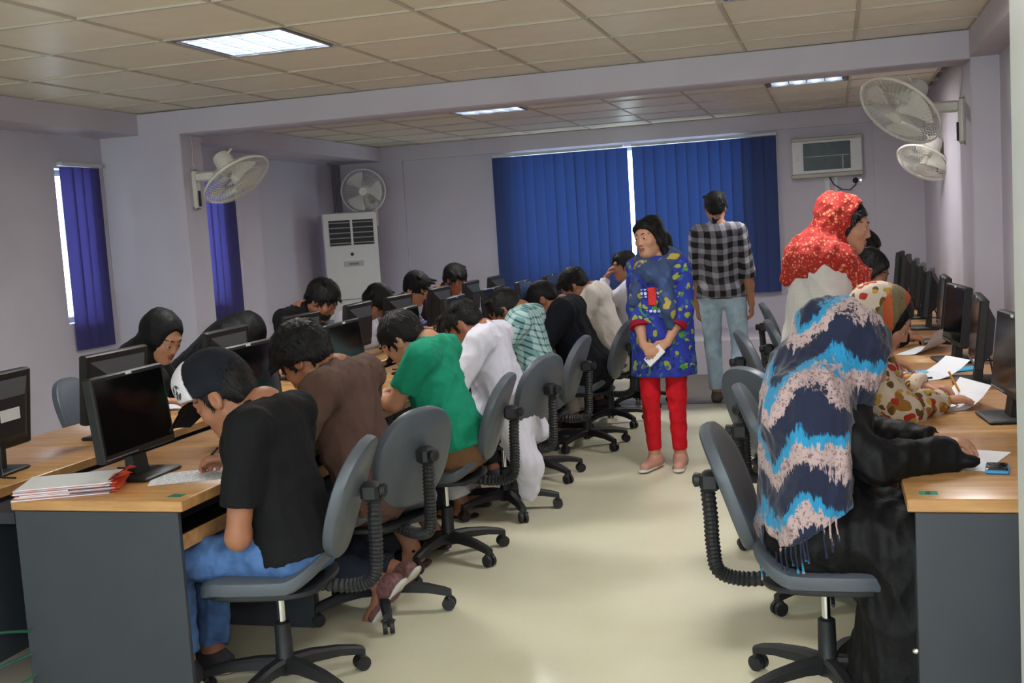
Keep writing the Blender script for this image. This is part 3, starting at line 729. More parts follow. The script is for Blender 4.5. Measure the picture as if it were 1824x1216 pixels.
SKIN = [M_plain('skin_%d' % i, c, .5, .07, 18, .06, 220, spec=.35) for i, c in enumerate(((172, 120, 92), (158, 106, 80), (186, 136, 108), (140, 92, 68)))]
HAIR = M_plain('hair_black', (17, 14, 14), .62, .35, 40, .3, 160, spec=.3)
eye_w = M_plain('eye_white', (190, 182, 176), .3); eye_b = M_plain('eye_dark', (30, 20, 16), .2); brow_m = M_plain('brow', (28, 22, 20), .8)
lip_m = {}
class Person:
    def __init__(s, label, pos, rz, hip, neck, head, pitch=0., yaw=0., roll=0., skin=0, sc=1., shw=.178, res=.013, group=None, h=.009, hz=1.0, female=False):
        s.root = empty('person', (pos[0], pos[1], 0), rz, label, 'person', group); s.skin = SKIN[skin]; s.sc = sc; s.res = res; s.hf = h
        s.hip = V(*hip); s.neck = V(*neck); s.H = V(*head); s.hs = hz; s.female = female
        f = (math.sin(yaw)*math.cos(pitch), math.cos(yaw)*math.cos(pitch), -math.sin(pitch))
        s.R = rotm(f, roll); s.B = Blob(); s.shw = shw
        u = nrm(s.neck-s.hip); back = nrm(np.cross(V(1, 0, 0), u))*-1
        L = np.linalg.norm(s.neck-s.hip); s.u = u; s.back = back
        hunch = max(0, u[1])
        s.waist = s.hip+u*L*.36+back*(.015+.05*hunch); s.chest = s.hip+u*L*.74+back*(.02+.06*hunch)
        s.S = {q: s.hip+u*L*.90+V(q*shw, 0, 0)-back*.015 for q in (-1, 1)}
        s.fine = [(s.H-.155, s.H+.155)]; s.arm = {}; s.leg = {}; s.hands = {}
    def hp(s, x, y, z): return s.H+s.R@(V(x, y, z)*s.hs)
    def torso(s, B, g=0., pelvis=True, k=.04, gl=0., skirt=0):
        c = s.sc
        if pelvis: B.cone(s.hip+V(-.07, 0, 0)*c, s.hip+V(.07, 0, 0)*c, .108*c+g+gl, .108*c+g+gl, k)
        B.cone(s.hip, s.waist, .112*c+g+gl*.6, .108*c+g, k, ((1, 0, 0), 1.28)); B.cone(s.waist, s.chest, .108*c+g, .120*c+g, k, ((1, 0, 0), 1.3))
        B.cone(s.chest, s.chest*.5+s.neck*.5-s.back*.02, .118*c+g, .07*c+g, k, ((1, 0, 0), 1.36))
        B.cone(s.S[-1]*.92+s.S[1]*.08-s.u*.012, s.S[1]*.92+s.S[-1]*.08-s.u*.012, .048*c+g, .048*c+g, k)
        for q in (-1, 1): B.cone(s.neck+s.u*(.005 if g == 0 else -.022), s.S[q], .046*c+g*.6, .044*c+g, k)
        if s.female:
            for q in (-1, 1): B.ell(s.chest+V(.075*q*c, 0, 0)-s.back*.09*c-s.u*.01, (.062+g, .06+g, .062+g), k=.04)
    def set_arm(s, q, wrist, d, n, hint=(0, -.4, -1), curl=.7, l1=.30, l2=.265, fine=False, elbow=None):
        wrist = V(*wrist); e = V(*elbow) if elbow is not None else ik(s.S[q], wrist, l1*s.sc, l2*s.sc, hint); s.arm[q] = (s.S[q], e, wrist); s.hands[q] = (nrm(d), nrm(n), curl)
        if fine: s.fine.append((wrist-.16, wrist+.16))
    def arms(s, B):
        c = s.sc
        for q, (a, e, w) in s.arm.items():
            B.cone(a, e, .050*c, .040*c, .03); B.cone(e, e*.55+w*.45, .041*c, .040*c, .02); B.cone(e*.6+w*.4, w, .040*c, .026*c, .02)
            s.hand(B, w, *s.hands[q], q)
    def hand(s, B, w, d, n, curl, q):
        n = nrm(n-d*(n@d)); t = nrm(np.cross(d, n))*q; c = s.sc
        B.cone(w, w+d*.07*c, .024*c, .036*c, .012, (n, .52)); pal = w+d*.085*c
        for i in range(4):
            L = [.064, .072, .067, .053][i]*c; b = w+d*(.080, .086, .082, .072)[i]*c+t*(.030-.0195*i)*c
            a0 = curl*.55+.06*i*curl; p = b; rr = .0092*c
            for j, fr in enumerate((.42, .33, .25)):
                an = a0+curl*.62*j; dr = d*math.cos(an)+n*math.sin(an)+t*(.10-.07*i)*math.cos(an); nx = p+nrm(dr)*L*fr
                B.cone(p, nx, rr, rr*.92, .006 if j else .010); p = nx; rr *= .92
        b = w+d*.022*c+t*.026*c+n*.004; m1 = b+nrm(d*.72+t*.62+n*.30)*.040*c; m2 = m1+nrm(d*.85+t*(.25-.3*curl)+n*(.15+.35*curl))*.032*c
        B.cone(b, m1, .0145*c, .0115*c, .012); B.cone(m1, m2, .0112*c, .0095*c, .006)
    def set_leg(s, q, ankle, toe=(0, 1, 0), hint=(0, 1, .4), knee=None, l1=.43, l2=.42, hw=.092):
        a = s.hip+V(q*hw*s.sc, 0, -.01); ankle = V(*ankle); k = V(*knee) if knee is not None else ik(a, ankle, l1*s.sc, l2*s.sc, hint); s.leg[q] = (a, k, ankle, nrm(toe))
    def legs(s, B, g=0., to=1.0, cutn=True, flare=0.):
        c = s.sc
        for q, (a, k, an, toe) in s.leg.items():
            B.cone(a, k, .083*c+g, .056*c+g, .035)
            e = k+(an-k)*to; B.cone(k, e, .055*c+g, (.040*c+g+flare) if to > .8 else .048*c+g, .02, cuts=[(e, an-k)] if (to < 1.2 and g > 0) else [])
            if g == 0:
                B.cone(an, an-V(0, 0, .045)+toe*.03, .034, .032, .02); B.cone(an-V(0, 0, .055)-toe*.03, an-V(0, 0, .06)+toe*.13, .030, .024, .02, (np.cross(toe, V(0, 0, 1)), 1.3))
    def headshape(s, B):
        P, R, z = s.hp, s.R, s.hs
        B.cone(s.neck, P(0, -.022, -.055), .054*s.sc, .052*s.sc, .03)
        B.ell(P(0, -.014, .030), V(.075, .095, .087)*z, R, .02); B.ell(P(0, .026, -.028), V(.062, .068, .086)*z, R, .03)
        B.ell(P(0, .056, -.092), V(.030, .028, .024)*z, R, .035)
        jw = .040 if s.female else .048
        for q in (-1, 1): B.cone(P(jw*q, -.005, -.055), P(.014*q, .060, -.098), .020*z, .016*z, .03); B.ell(P(.040*q, .062, -.025), V(.022, .02, .02)*z, R, .02)
        B.cone(P(-.034, .078, .026), P(.034, .078, .026), .012*z, .012*z, .02)
        for q in (-1, 1): B.ell(P(.033*q, .104, .004), V(.018, .017, .013)*z, R, .014, op='s')
        for q in (-1, 1): B.ell(P(.031*q, .078, .003), V(.0155, .0145, .0125)*z, R, .006)
        B.cone(P(0, .087, .012), P(0, .103, -.030), .0080*z, .0110*z, .012)
        for q in (-1, 1): B.ell(P(.011*q, .095, -.034), V(.008, .010, .007)*z, R, .008)
        B.ell(P(0, .086, -.060), V(.026, .012, .0075)*z, R, .006); B.ell(P(0, .085, -.072), V(.022, .012, .008)*z, R, .006)
        B.ell(P(0, .094, -.0655), V(.026, .006, .002)*z, R, .004, op='s')
        for q in (-1, 1):
            B.ell(P(.078*q, -.010, -.008), V(.010, .021, .032)*z, R, .012); B.ell(P(.087*q, -.004, -.004), V(.006, .011, .018)*z, R, .006, op='s')
    def body(s, legs=True):
        B = s.B; s.torso(B); s.headshape(B); s.arms(B)
        if legs: s.legs(B)
        me = B.mesh('body', s.res, s.fine, s.hf, smooth=1); obj('body', me, s.skin, s.root)
        for q in (-1, 1):       # face details
            mb = MB(); Rm = Matrix([[*s.R[i], 0] for i in range(3)]+[[0, 0, 0, 1]])
            c = Vector(s.hp(.031*q, .0800 if s.R[2, 1] > -.3 else .0785, .001 if s.R[2, 1] > -.3 else -.004)); mb.lathe([(.0005, -.0135), (.009, -.009), (.0135, 0), (.009, .009), (.0005, .0135)], 10, axis='Y'); mb.xf(Matrix.Translation(c) @ Rm); e = mb.build('eye', eye_w, s.root)
            mb = MB(); mb.lathe([(.0005, .0142), (.0052, .0130), (.0056, .0118), (.0005, .0118)], 10, axis='Y')
            for i, p_ in enumerate(mb.v): mb.v[i] = (p_[0], -p_[1], p_[2])
            mb.xf(Matrix.Translation(c) @ Rm); mb.build('iris', eye_b, e)
            mb = MB(); mb.tube([s.hp((.014+.014*i)*q, .094-.004*i*i, .027+.003*math.sin(i*1.1)) for i in range(4)], [.003, .0042, .004, .002], 6); mb.build('eyebrow', brow_m, s.root)
        if s.female:
            mb = MB(); mb.tube([s.hp(-.024+.008*i, .0965-.0009*(i-3)**2, -.0600+.0006*(i-3)**2) for i in range(7)], [.0015, .0035, .0046, .0042, .0046, .0035, .0015], 6); mb.tube([s.hp(-.021+.007*i, .0955-.0009*(i-3)**2, -.0715+.0008*(i-3)**2) for i in range(7)], [.0015, .004, .0055, .006, .0055, .004, .0015], 6); mb.build('lips', M_plain('lips_rose', (150, 78, 74), .4), s.root)
        return me
    def garment(s, name, mat, B, fold=.004, seed=1, h=None, cuts=(), fs=1., smooth=1, fine=(), hf=.008, stretch=(1, 1, 1)):
        return obj(name, B.mesh(name, h or s.res, fine, hf, cuts, fold, fs, seed, smooth, stretch), mat, s.root)
    def top(s, mat, sleeve='short', g=.014, fold=.005, seed=1, gl=.006, collar=False, name='shirt', extra=None, cuts=()):
        B = Blob(); s.torso(B, g, gl=gl, k=.045)
        for q, (a, e, w) in s.arm.items():
            c = s.sc
            if sleeve == 'short': p = a+(e-a)*.72; B.cone(a, p+(e-a)*.1, .058*c+g*.7, .060*c+g*.4, .03, cuts=[(p, e-a)])
            elif sleeve == 'rolled': B.cone(a, e, .054*c+g, .046*c+g, .03); p = e+(w-e)*.22; B.cone(e, p+(w-e)*.1, .046*c+g, .044*c+g, .02, cuts=[(p, w-e)])
            elif sleeve == 'three': B.cone(a, e, .054*c+g, .048*c+g, .03); p = e+(w-e)*.45; B.cone(e, p+(w-e)*.1, .048*c+g, .050*c+g, .02, cuts=[(p, w-e)])
            elif sleeve == 'long': B.cone(a, e, .054*c+g, .046*c+g, .03); p = e+(w-e)*.97; B.cone(e, w, .046*c+g, .034*c+g*.7, .02, cuts=[(p, w-e)])
            elif sleeve == 'wide': B.cone(a, e, .058*c+g, .058*c+g, .04); p = e+(w-e)*.98; B.cone(e, w, .056*c+g, .052*c+g, .03, cuts=[(p, w-e)])
        if collar: B.cone(s.neck-s.u*.01, s.neck+(s.hp(0, -.02, -.06)-s.neck)*.55, .066*s.sc, .062*s.sc, .012)
        if extra: extra(B)
        return s.garment(name, mat, B, fold, seed, cuts=cuts)
    def trousers(s, mat, g=.014, to=.92, fold=.006, seed=2, flare=.006, name='trousers', waist=True):
        B = Blob(); c = s.sc
        B.cone(s.hip+V(-.07, 0, 0)*c, s.hip+V(.07, 0, 0)*c, .108*c+g*.6, .108*c+g*.6, .04)
        if waist: B.cone(s.hip, s.hip+s.u*.09, .112*c+g*.5, .110*c+g*.3, .03, ((1, 0, 0), 1.28), cuts=[(s.hip+s.u*.10, s.u)])
        s.legs(B, g, to, flare=flare); return s.garment(name, mat, B, fold, seed, fs=1.1)
    def shoes(s, mat, sole, dz=0.0, open_=False):
        for q, (a, k, an, toe) in s.leg.items():
            base = an-V(0, 0, .075); sd = nrm(np.cross(toe, V(0, 0, 1)))
            up = np.cross(sd, toe); base = an-up*.078
            B = Blob(); B.cone(base-toe*.045+up*.038, base+toe*.15+up*.028, .038, .030, .02, (sd, 1.12)); B.cone(an-up*.01, base+up*.04, .044, .044, .03)
            S_ = Blob(); S_.cone(base-toe*.05+up*.010, base+toe*.165+up*.008, .043, .038, .02, (up, .32))
            if not open_:
                o = obj('shoe', B.mesh('shoe', .010, smooth=1, globalcuts=[(an+up*.015, up)]), mat, s.root)
                obj('sole', S_.mesh('sole', .010, smooth=1), sole, o)
            else:
                o = obj('sandal', S_.mesh('sandal', .010, smooth=1), sole, s.root)
                T = Blob(); T.cone(base+toe*.07+sd*.05+up*.03, base+toe*.07-sd*.05+up*.03, .02, .02, .02); T.cone(base+toe*.07+up*.045-sd*.03, base+toe*.07+up*.045+sd*.03, .022, .022, .02)
                T.cone(base-toe*.01+up*.075-sd*.03, base-toe*.01+up*.075+sd*.03, .014, .014, .02); obj('strap', T.mesh('strap', .008, smooth=1), mat, o)
    def hair(s, style='short', mat=None, vol=0., fold=.004, seed=3, locks=True):
        P, R, z = s.hp, s.R, s.hs; B = Blob(); mat = mat or HAIR
        if style in ('short', 'bangs'):
            p0 = P(0, .082, .060 if style == 'short' else .035); n = R@V(0, .60, -.80)
            B.ell(P(0, -.014, .036+vol*.5), (V(.082, .102, .092)+vol)*z, R, .01, cuts=[(p0, n)])
            for q in (-1, 1): B.cone(P(.070*q, .022, .03), P(.072*q, .018, -.022), .012*z, .006*z, .01)
            B.ell(P(0, -.064, -.020), V(.064, .042, .048)*z, R, .02)
            rg = np.random.default_rng(seed)
            for i in range(26 if locks else 0):      # uneven locks along the hairline and over the crown
                a = rg.uniform(-1.5, 1.5); x0, y0 = .070*math.sin(a), -.01+.085*math.cos(a); zz = .062-.045*abs(math.sin(a))
                B.cone(P(x0*.85, y0*.85, zz+.035), P(x0*1.12+rg.normal()*.008, y0*1.12+rg.normal()*.006, zz-rg.uniform(.0, .022)-vol*.6), .016*z, .006*z, .008)
            for i in range(14 if locks else 0):
                d = nrm(rg.normal(size=3)+V(0, -.3, .9)); c0 = V(0, -.014, .036)+d*(V(.078, .098, .088)+vol)
                B.cone(P(*(c0-d*.01)), P(*(c0+V(rg.normal()*.03, .03, -.005))), .017*z, .010*z, .01)
        else:     # woman: pulled back with a knot / ponytail
            p0 = P(0, .086, .066); n = R@V(0, .62, -.78)
            B.ell(P(0, -.014, .034), V(.082, .103, .092)*z, R, .01, cuts=[(p0, n)])
            for q in (-1, 1): B.cone(P(.060*q, .05, .062), P(.079*q, .01, -.03), .016, .012, .02)
            B.ell(P(0, -.085, -.03), V(.06, .05, .06)*z, R, .03)
            if style == 'pony':
                B.cone(P(-.03, -.10, -.03), P(-.075, -.07, -.18), .05, .03, .03); B.cone(P(-.07, -.03, 0), P(-.085, -.03, -.15), .03, .022, .03)
                for q in (-1, 1): B.cone(P(.012*q, .066, .098), P(.066*q, .045, .058), .018, .015, .015); B.cone(P(.066*q, .045, .058), P(.082*q, .005, -.035), .015, .015, .015); B.cone(P(.082*q, .005, -.035), P(.075*q, -.03, -.09), .018, .018, .02)
            B.ell(P(0, -.045, .095), V(.055, .055, .035)*z, R, .03)
        return obj('hair', B.mesh('hair', .0085, smooth=1, fold=fold, foldscale=2.6, seed=seed, strands=(P(0, -.035, .12), 2800, .018)), mat, s.root)
    def beard(s):
        P, R, z = s.hp, s.R, s.hs; B = Blob()
        B.ell(P(0, .036, -.072), V(.060, .064, .050)*z, R, .01, cuts=[(P(0, .06, -.045), R@V(0, .45, .9))]); B.ell(P(0, .0955, -.052), V(.028, .008, .006)*z, R, .01)
        obj('beard', B.mesh('beard', .008, smooth=1, fold=.002, foldscale=3), HAIR, s.root)
    def hood(s, mat, name='headscarf', extra=None, face=(.064, .10, .092), off=.0, cuts=(), fold=.004, seed=5, h=.010, mat_cb=None, drape=True):
        P, R, z = s.hp, s.R, s.hs; B = Blob()
        B.ell(P(0, -.022-off, .022), V(.096, .116+off, .116)*z, R, .03)
        if drape:
            B.cone(P(0, -.03, -.05), s.neck-s.back*.01, .086, .10, .04); B.cone(s.neck+V(-.07, 0, -.02), s.neck+V(.07, 0, -.02), .075, .075, .05); B.cone(s.neck, s.chest-s.back*.10, .09, .06, .05, ((1, 0, 0), 1.3))
        if extra: extra(B)
        B.ell(P(0, .115, -.012), V(*face)*z, R, .015, op='s')
        return obj(name, B.mesh(name, h, smooth=1, fold=fold, seed=seed, globalcuts=cuts), mat, s.root)

WRT = (0, .9, -.15); DN = (0, -.1, -1)
def seat_pose(p, hl=None, hr=None, feet=((-.12, .33), (.12, .33)), el=(-.75, -.35, -.5), er=(.75, -.35, -.5), fine=()):
    """both hands on the desk, feet on the floor"""
    if hl is not None: p.set_arm(-1, hl, (.55, .8, -.1), DN, el, .55, fine=-1 in fine)
    if hr is not None: p.set_arm(1, hr, (-.45, .85, -.12), DN, er, .95, fine=1 in fine)
    for q, (x, y) in zip((-1, 1), feet): p.set_leg(q, (x, y, .08), (0, 1, 0))
def pen(p, tip, top, mat, name='pen'):
    R_ = Matrix.Translation(p.root.location) @ Matrix.Rotation(p.root.rotation_euler.z, 4, 'Z')
    a = R_ @ Vector(tip); b = R_ @ Vector(top); o = MB(); L = (b-a).length
    d = (b-a).normalized(); o.tube([Vector((0, 0, 0)), d*.012, d*.02, d*L], [.0008, .003, .0045, .0045], 8); ob = o.build(name, mat); ob.location = a; return ob

# ------------------------------------------------------------------ middle row sitters (face -X)
black_c = M_cloth('black_cotton', (19, 19, 22)); jeans = M_cloth('blue_denim', (76, 108, 158), var=.35, bump=.35)
brown_c = M_cloth('brown_cotton', (92, 70, 62)); green_c = M_cloth('green_cotton', (24, 140, 108)); tan_c = M_cloth('tan_cotton', (120, 88, 62))
white_c = M_cloth('white_cotton', (212, 210, 222), var=.04); cream_c = M_cloth('cream_cotton', (214, 206, 196), var=.05); navy_c = M_cloth('navy_cotton', (18, 20, 28)); dark_c = M_cloth('dark_trouser', (34, 34, 38))
sole_w = M_plain('sole_white', (205, 200, 192), .6); sole_d = M_plain('sole_dark', (42, 36, 32), .7); shoe_d = M_plain('shoe_dark', (44, 40, 46), .6); shoe_r = M_plain('shoe_plum', (110, 72, 70), .7, .5, 60)
GA = 'people sitting along the middle desk row'
p1 = Person('person in black T-shirt and white-fronted cap writing at the nearest left desk', (-1.79, 3.42), W_, (0, 0, .535), (0, .095, 1.01), (0, .245, 1.045), .56, .0, .0, 1, res=.010, h=.0055, hz=1.12, group=GA)
p1.set_arm(1, (.11, .315, .80), (.30, .95, -.12), (-.55, .1, -1), (.6, -.5, -.5), 1.15, fine=True)
p1.set_arm(-1, (.02, .20, .635), (.8, .5, -.1), DN, elbow=(-.225, .11, .61))
p1.set_leg(-1, (-.10, .44, .13), (0, .97, .25), knee=(-.13, .42, .49)); p1.set_leg(1, (.12, .46, .08), knee=(.13, .42, .51))
p1.body(); p1.top(black_c, 'short', seed=11, g=.016, cuts=[(p1.hip-p1.u*.035, -p1.u)]); p1.trousers(jeans, seed=12, fold=.008); p1.shoes(shoe_d, sole_w); p1.hair('short', locks=False)
B = Blob(); P, R = p1.hp, p1.R; brimn = R@V(0, .28, -.96)
cap = Blob(); cap.ell(P(0, .012, .050), V(.105, .138, .128), R, .01, cuts=[(P(0, .07, .040), brimn), (P(0, .05, 0), R@V(0, 1, 0))]); capo = obj('cap', cap.mesh('cap', .008, smooth=1), M_cloth('cap_navy', (22, 25, 34), var=.3), p1.root)
def M_capfront():
    t = NT('cap_front'); v = t.coords(); n = t.noise(v, 70, 4); d = t.add('ShaderNodeVectorMath', operation='DISTANCE'); t.link(v, d.inputs[0]); c0 = P(-.075, .100, .085); d.inputs[1].default_value = tuple(c0)
    msk = t.math('MULTIPLY', t.math('LESS_THAN', d.outputs['Value'], .030), t.math('GREATER_THAN', n, .47)); t.color(t.mix(msk, srgb(214, 206, 212), srgb(52, 50, 56))); t.rough(.8); return t.m
cf = Blob(); cf.ell(P(0, .012, .050), V(.106, .141, .131), R, .01, cuts=[(P(0, .07, .040), brimn), (P(0, .05, 0), R@V(0, -1, 0))]); cf.ell(P(0, .075, .105), V(.06, .06, .05), R, .04, cuts=[(P(0, .05, 0), R@V(0, -1, 0))]); obj('front_panel', cf.mesh('front_panel', .008, smooth=1), M_capfront(), capo)
vz = MB(); rows = []
for i in range(5):
    y = .110+.027*i; wd = .094*math.cos(min(1.2, .24*i)); rows.append([P(x*wd, y+(.0 if i == 0 else -.02*x*x), .050-.007*i-.020*x*x) for x in (-1, -.8, -.6, -.4, -.2, 0, .2, .4, .6, .8, 1)])
vz.quadstrip(rows, closed=False, cap=False); vz.quadstrip([[p_+R@V(0, 0, -.005) for p_ in rw][::-1] for rw in rows], closed=False, cap=False); vz.build('visor', black_c, capo)
nk = MB(); c_ = p1.neck+(p1.hp(0, -.02, -.06)-p1.neck)*.35; nk.torus(c_, .058, .0015, p1.hp(0, -.02, -.06)-p1.neck, 30, 4); nk.build('neck_chain', M_plain('chain_gold', (170, 140, 90), .3, metal=.8), p1.root)
pen_b = M_plain('pen_black', (18, 18, 20), .3)
tag(pen(p1, (.175, .475, .757), (.085, .345, .845), pen_b), 'black pen held by the cap wearer', 'pen')

p2 = Person('person in brown T-shirt bent low over the desk, back to the viewer', (-1.83, 4.18), W_, (0, 0, .55), (-.02, .12, 1.035), (-.04, .25, 1.075), .80, .1, .0, 1, hz=1.1, shw=.215, res=.011, group=GA)
seat_pose(p2, (-.20, .36, .80), (.16, .38, .80), ((-.05, -.03), (.10, -.05)))
for q, tx in ((-1, -.06), (1, .10)): p2.set_leg(q, (tx, -.02, .16), (.1, .6, -.75), hint=(0, 1, .2))
p2.body(); p2.top(brown_c, 'short', seed=21, g=.026, gl=.012, fold=.007); p2.trousers(M_cloth('black_denim', (40, 44, 58)), seed=22); p2.shoes(shoe_r, sole_w); p2.hair('short', vol=.022, fold=.009, seed=4)

p3 = Person('person in green T-shirt and brown trousers writing', (-1.73, 5.0), W_, (0, 0, .55), (0, .14, 1.045), (0, .265, 1.06), .72, .05, 0, 2, res=.010, h=.006, hz=1.08, group=GA)
p3.set_arm(-1, (-.06, .44, .795), (.4, .9, -.1), DN, elbow=(-.20, .25, .79)); p3.set_arm(1, (.12, .42, .795), (-.2, .95, -.1), DN, (.7, -.3, -.5), .9)
p3.set_leg(-1, (-.16, .23, .09), (-.2, 1, 0)); p3.set_leg(1, (.12, .22, .09), (.2, 1, 0))
p3.body(); p3.top(green_c, 'short', seed=31, g=.018, gl=.010, fold=.007, cuts=[(p3.hip+p3.u*.0, -p3.u)]); p3.trousers(tan_c, seed=32, to=.72, g=.02); p3.shoes(black_c, sole_d, open_=True); p3.hair('short', vol=.006, seed=6)

p4 = Person('person in long white shirt with glasses, shirt tail hanging off the chair', (-1.71, 5.86), W_, (0, 0, .54), (0, .15, 1.02), (0, .265, 1.055), .68, .05, 0, 1, shw=.19, hz=1.08, group=GA)
seat_pose(p4, (-.16, .40, .80), (.15, .41, .80), ((-.12, .30), (.12, .30)))
p4.body(); 
def tail(B):
    B.cone((-.13, .02, .58), (-.16, -.10, .30), .13, .085, .05, ((0, 1, 0), .8)); B.cone((-.16, -.10, .30), (-.17, -.10, .16), .085, .06, .05, ((1, 0, 0), .5)); B.cone((-.1, .05, .55), (-.1, .40, .56), .10, .09, .05); B.cone((.1, .05, .55), (.1, .40, .56), .10, .09, .05); B.cone((0, -.02, .6), (0, -.13, .45), .10, .06, .05, ((1, 0, 0), 1.4))
p4.top(white_c, 'long', seed=41, g=.022, gl=.014, collar=True, fold=.009, extra=tail, name='long_shirt'); p4.trousers(white_c, seed=42, g=.02); p4.shoes(sole_d, sole_d, open_=True); p4.hair('short', seed=7)
gl = MB()
for q in (-1, 1): gl.torus(p4.hp(.033*q, .108, .002), .022, .002, p4.R@V(0, 1, 0), 18, 4); gl.tube([p4.hp(.055*q, .106, .006), p4.hp(.078*q, .05, .008), p4.hp(.084*q, -.01, .006)], .0018, 4)
gl.tube([p4.hp(-.012, .110, .005), p4.hp(.012, .110, .005)], .0018, 4); gl.build('glasses', black_pl, p4.root)

def M_check(name, base, line, line2, s1, thick=.30):
    t = NT(name); v = t.coords(); x, y, z = t.sep(v)[:3]
    def st(c, sc, ph): return t.math('ABSOLUTE', t.math('SUBTRACT', t.math('FRACT', t.math('ADD', t.math('MULTIPLY', c, sc), ph)), .5))
    u = t.math('ADD', x, t.math('MULTIPLY', y, .55))
    w2 = t.math('SUBTRACT', z, t.math('MULTIPLY', y, .55))
    a = t.math('LESS_THAN', st(u, s1, .1), thick*.5); b = t.math('LESS_THAN', st(w2, s1, .3), thick*.5)
    c = t.mix(t.math('MULTIPLY', a, .6), srgb(*base), srgb(*line)); c = t.mix(t.math('MULTIPLY', b, .6), c, srgb(*line)); c = t.mix(t.math('MULTIPLY', a, b), c, srgb(*line2))
    t.color(c); t.rough(.85); t.bump(t.noise(v, 10, 3), .25, .02); return t.m
p5 = Person('person in teal and white checked shirt', (-1.76, 6.71), W_, (0, 0, .55), (0, .12, 1.055), (0, .22, 1.06), .62, 0, 0, 3, hz=1.08, group=GA)
seat_pose(p5, (-.17, .44, .80), (.16, .45, .80)); p5.body(); p5.top(M_check('teal_check', (178, 208, 205), (44, 120, 125), (30, 80, 92), 26), 'long', seed=51, collar=True, g=.02); p5.trousers(dark_c); p5.shoes(shoe_d, sole_d); p5.hair('short', seed=8)
bl = MB(); bl.torus(p5.hip+p5.u*.06, .15, .012, p5.u, 28, 5); bl.build('belt', M_plain('belt_brown', (96, 52, 34), .5), p5.root)
p6 = Person('person in black jacket leaning far over the desk', (-1.65, 7.67), W_, (0, 0, .55), (0, .19, 1.02), (0, .33, 1.05), .75, 0, 0, 1, hz=1.08, shw=.19, group=GA)
seat_pose(p6, (-.17, .47, .80), (.16, .48, .80)); p6.body(); p6.top(navy_c, 'long', seed=61, collar=True, g=.032, gl=.015, fold=.008, name='jacket'); p6.trousers(dark_c); p6.shoes(shoe_d, sole_d); p6.hair('short', seed=9)
p7 = Person('person in cream shirt leaning over the far part of the middle row', (-1.65, 8.53), W_, (0, 0, .55), (0, .16, 1.06), (0, .30, 1.095), .7, 0, 0, 0, hz=1.08, shw=.19, group=GA)
seat_pose(p7, (-.17, .47, .80), (.16, .48, .80)); p7.body(); p7.top(cream_c, 'long', seed=71, collar=True, g=.028, gl=.016, fold=.008); p7.trousers(cream_c); p7.shoes(shoe_d, sole_d); p7.hair('short', vol=.006, seed=10)
p8 = Person('person in white shirt resting chin on hand beside the woman in blue', (-1.63, 9.40), W_, (0, 0, .55), (0, .02, 1.07), (0, .08, 1.195), .12, -.35, 0, 1, group=GA)
p8.set_arm(-1, (-.03, .235, 1.105), (.1, -.5, .75), (0, -.9, -.3), elbow=(-.12, .31, .84), curl=1.2); p8.set_arm(1, (.14, .44, .80), (-.4, .9, 0), DN, (.7, -.3, -.5))
for q in (-1, 1): p8.set_leg(q, (.12*q, .33, .08))
p8.body(); p8.top(white_c, 'long', seed=81, collar=True); p8.trousers(dark_c); p8.shoes(shoe_d, sole_d); p8.hair('short', seed=13)

# ------------------------------------------------------------------ left row sitters (face +X)
GB = 'people sitting along the left desk row'
abaya = M_cloth('black_abaya', (13, 13, 15), rough=.62, var=.2)
def lsit(label, y, H, neck, pitch, topm, sleeve='long', hood=None, hairvol=.004, beard=False, yaw=0., sk=1, seed=1, hz=1.06, female=False, res=.013, bot=None, collar=True, sc=1.):
    p = Person(label, (-3.72, y), E_, (0, 0, .55), neck, H, pitch, yaw, 0, sk, sc=sc, res=res, group=GB, hz=hz, shw=.178*sc, female=female)
    seat_pose(p, (-.17, .42, .80), (.15, .43, .80)); p.body()
    p.top(topm, sleeve, seed=seed, collar=collar, g=.02); p.trousers(bot or dark_c, seed=seed+1); p.shoes(shoe_d, sole_d)
    if hood: p.hood(hood, seed=seed)
    else: p.hair('short', vol=hairvol, seed=seed)
    if beard: p.beard()
    return p
lsit('person in black headscarf looking down behind the left monitors', 5.1, (0, .35, 1.115), (0, .20, 1.00), .55, abaya, hood=abaya, yaw=.25, sk=2, seed=101, female=True, sc=.92, bot=abaya, res=.011)
def dome(B): B.cone((0, .25, 1.0), (0, -.05, .75), .15, .18, .06, ((1, 0, 0), 1.3))
q2 = Person('person wrapped in black bowed low behind the cap wearer', (-3.72, 6.0), E_, (0, 0, .55), (0, .20, .99), (0, .33, 1.03), 1.1, 0, 0, 1, sc=.93, group=GB, shw=.165)
seat_pose(q2, (-.17, .42, .80), (.15, .43, .80)); q2.body(); q2.top(abaya, 'wide', seed=111); q2.trousers(abaya); q2.shoes(shoe_d, sole_d); q2.hood(abaya, extra=dome, seed=112)
lsit('person in black shirt with beard and thick dark hair, standing out against the pink wall', 7.0, (0, .36, 1.155), (0, .19, 1.10), .62, black_c, hairvol=.014, beard=True, seed=121, sk=1)
lsit('person in white with only dark hair showing above a monitor', 7.9, (0, .37, 1.075), (0, .22, 1.00), 1.0, white_c, hairvol=.008, seed=131, bot=white_c)
lsit('person in navy checked shirt with long fringe on the far left row', 8.8, (0, .36, 1.115), (0, .21, 1.02), .5, M_check('navy_check', (52, 60, 92), (110, 120, 150), (150, 158, 180), 24), hairvol=.012, yaw=.2, seed=141, sk=2)
lsit('person with dark hair farthest away on the left row', 9.8, (0, .36, 1.135), (0, .21, 1.03), .5, M_cloth('dark_maroon', (66, 44, 46)), hairvol=.010, yaw=.2, seed=151, sk=1)

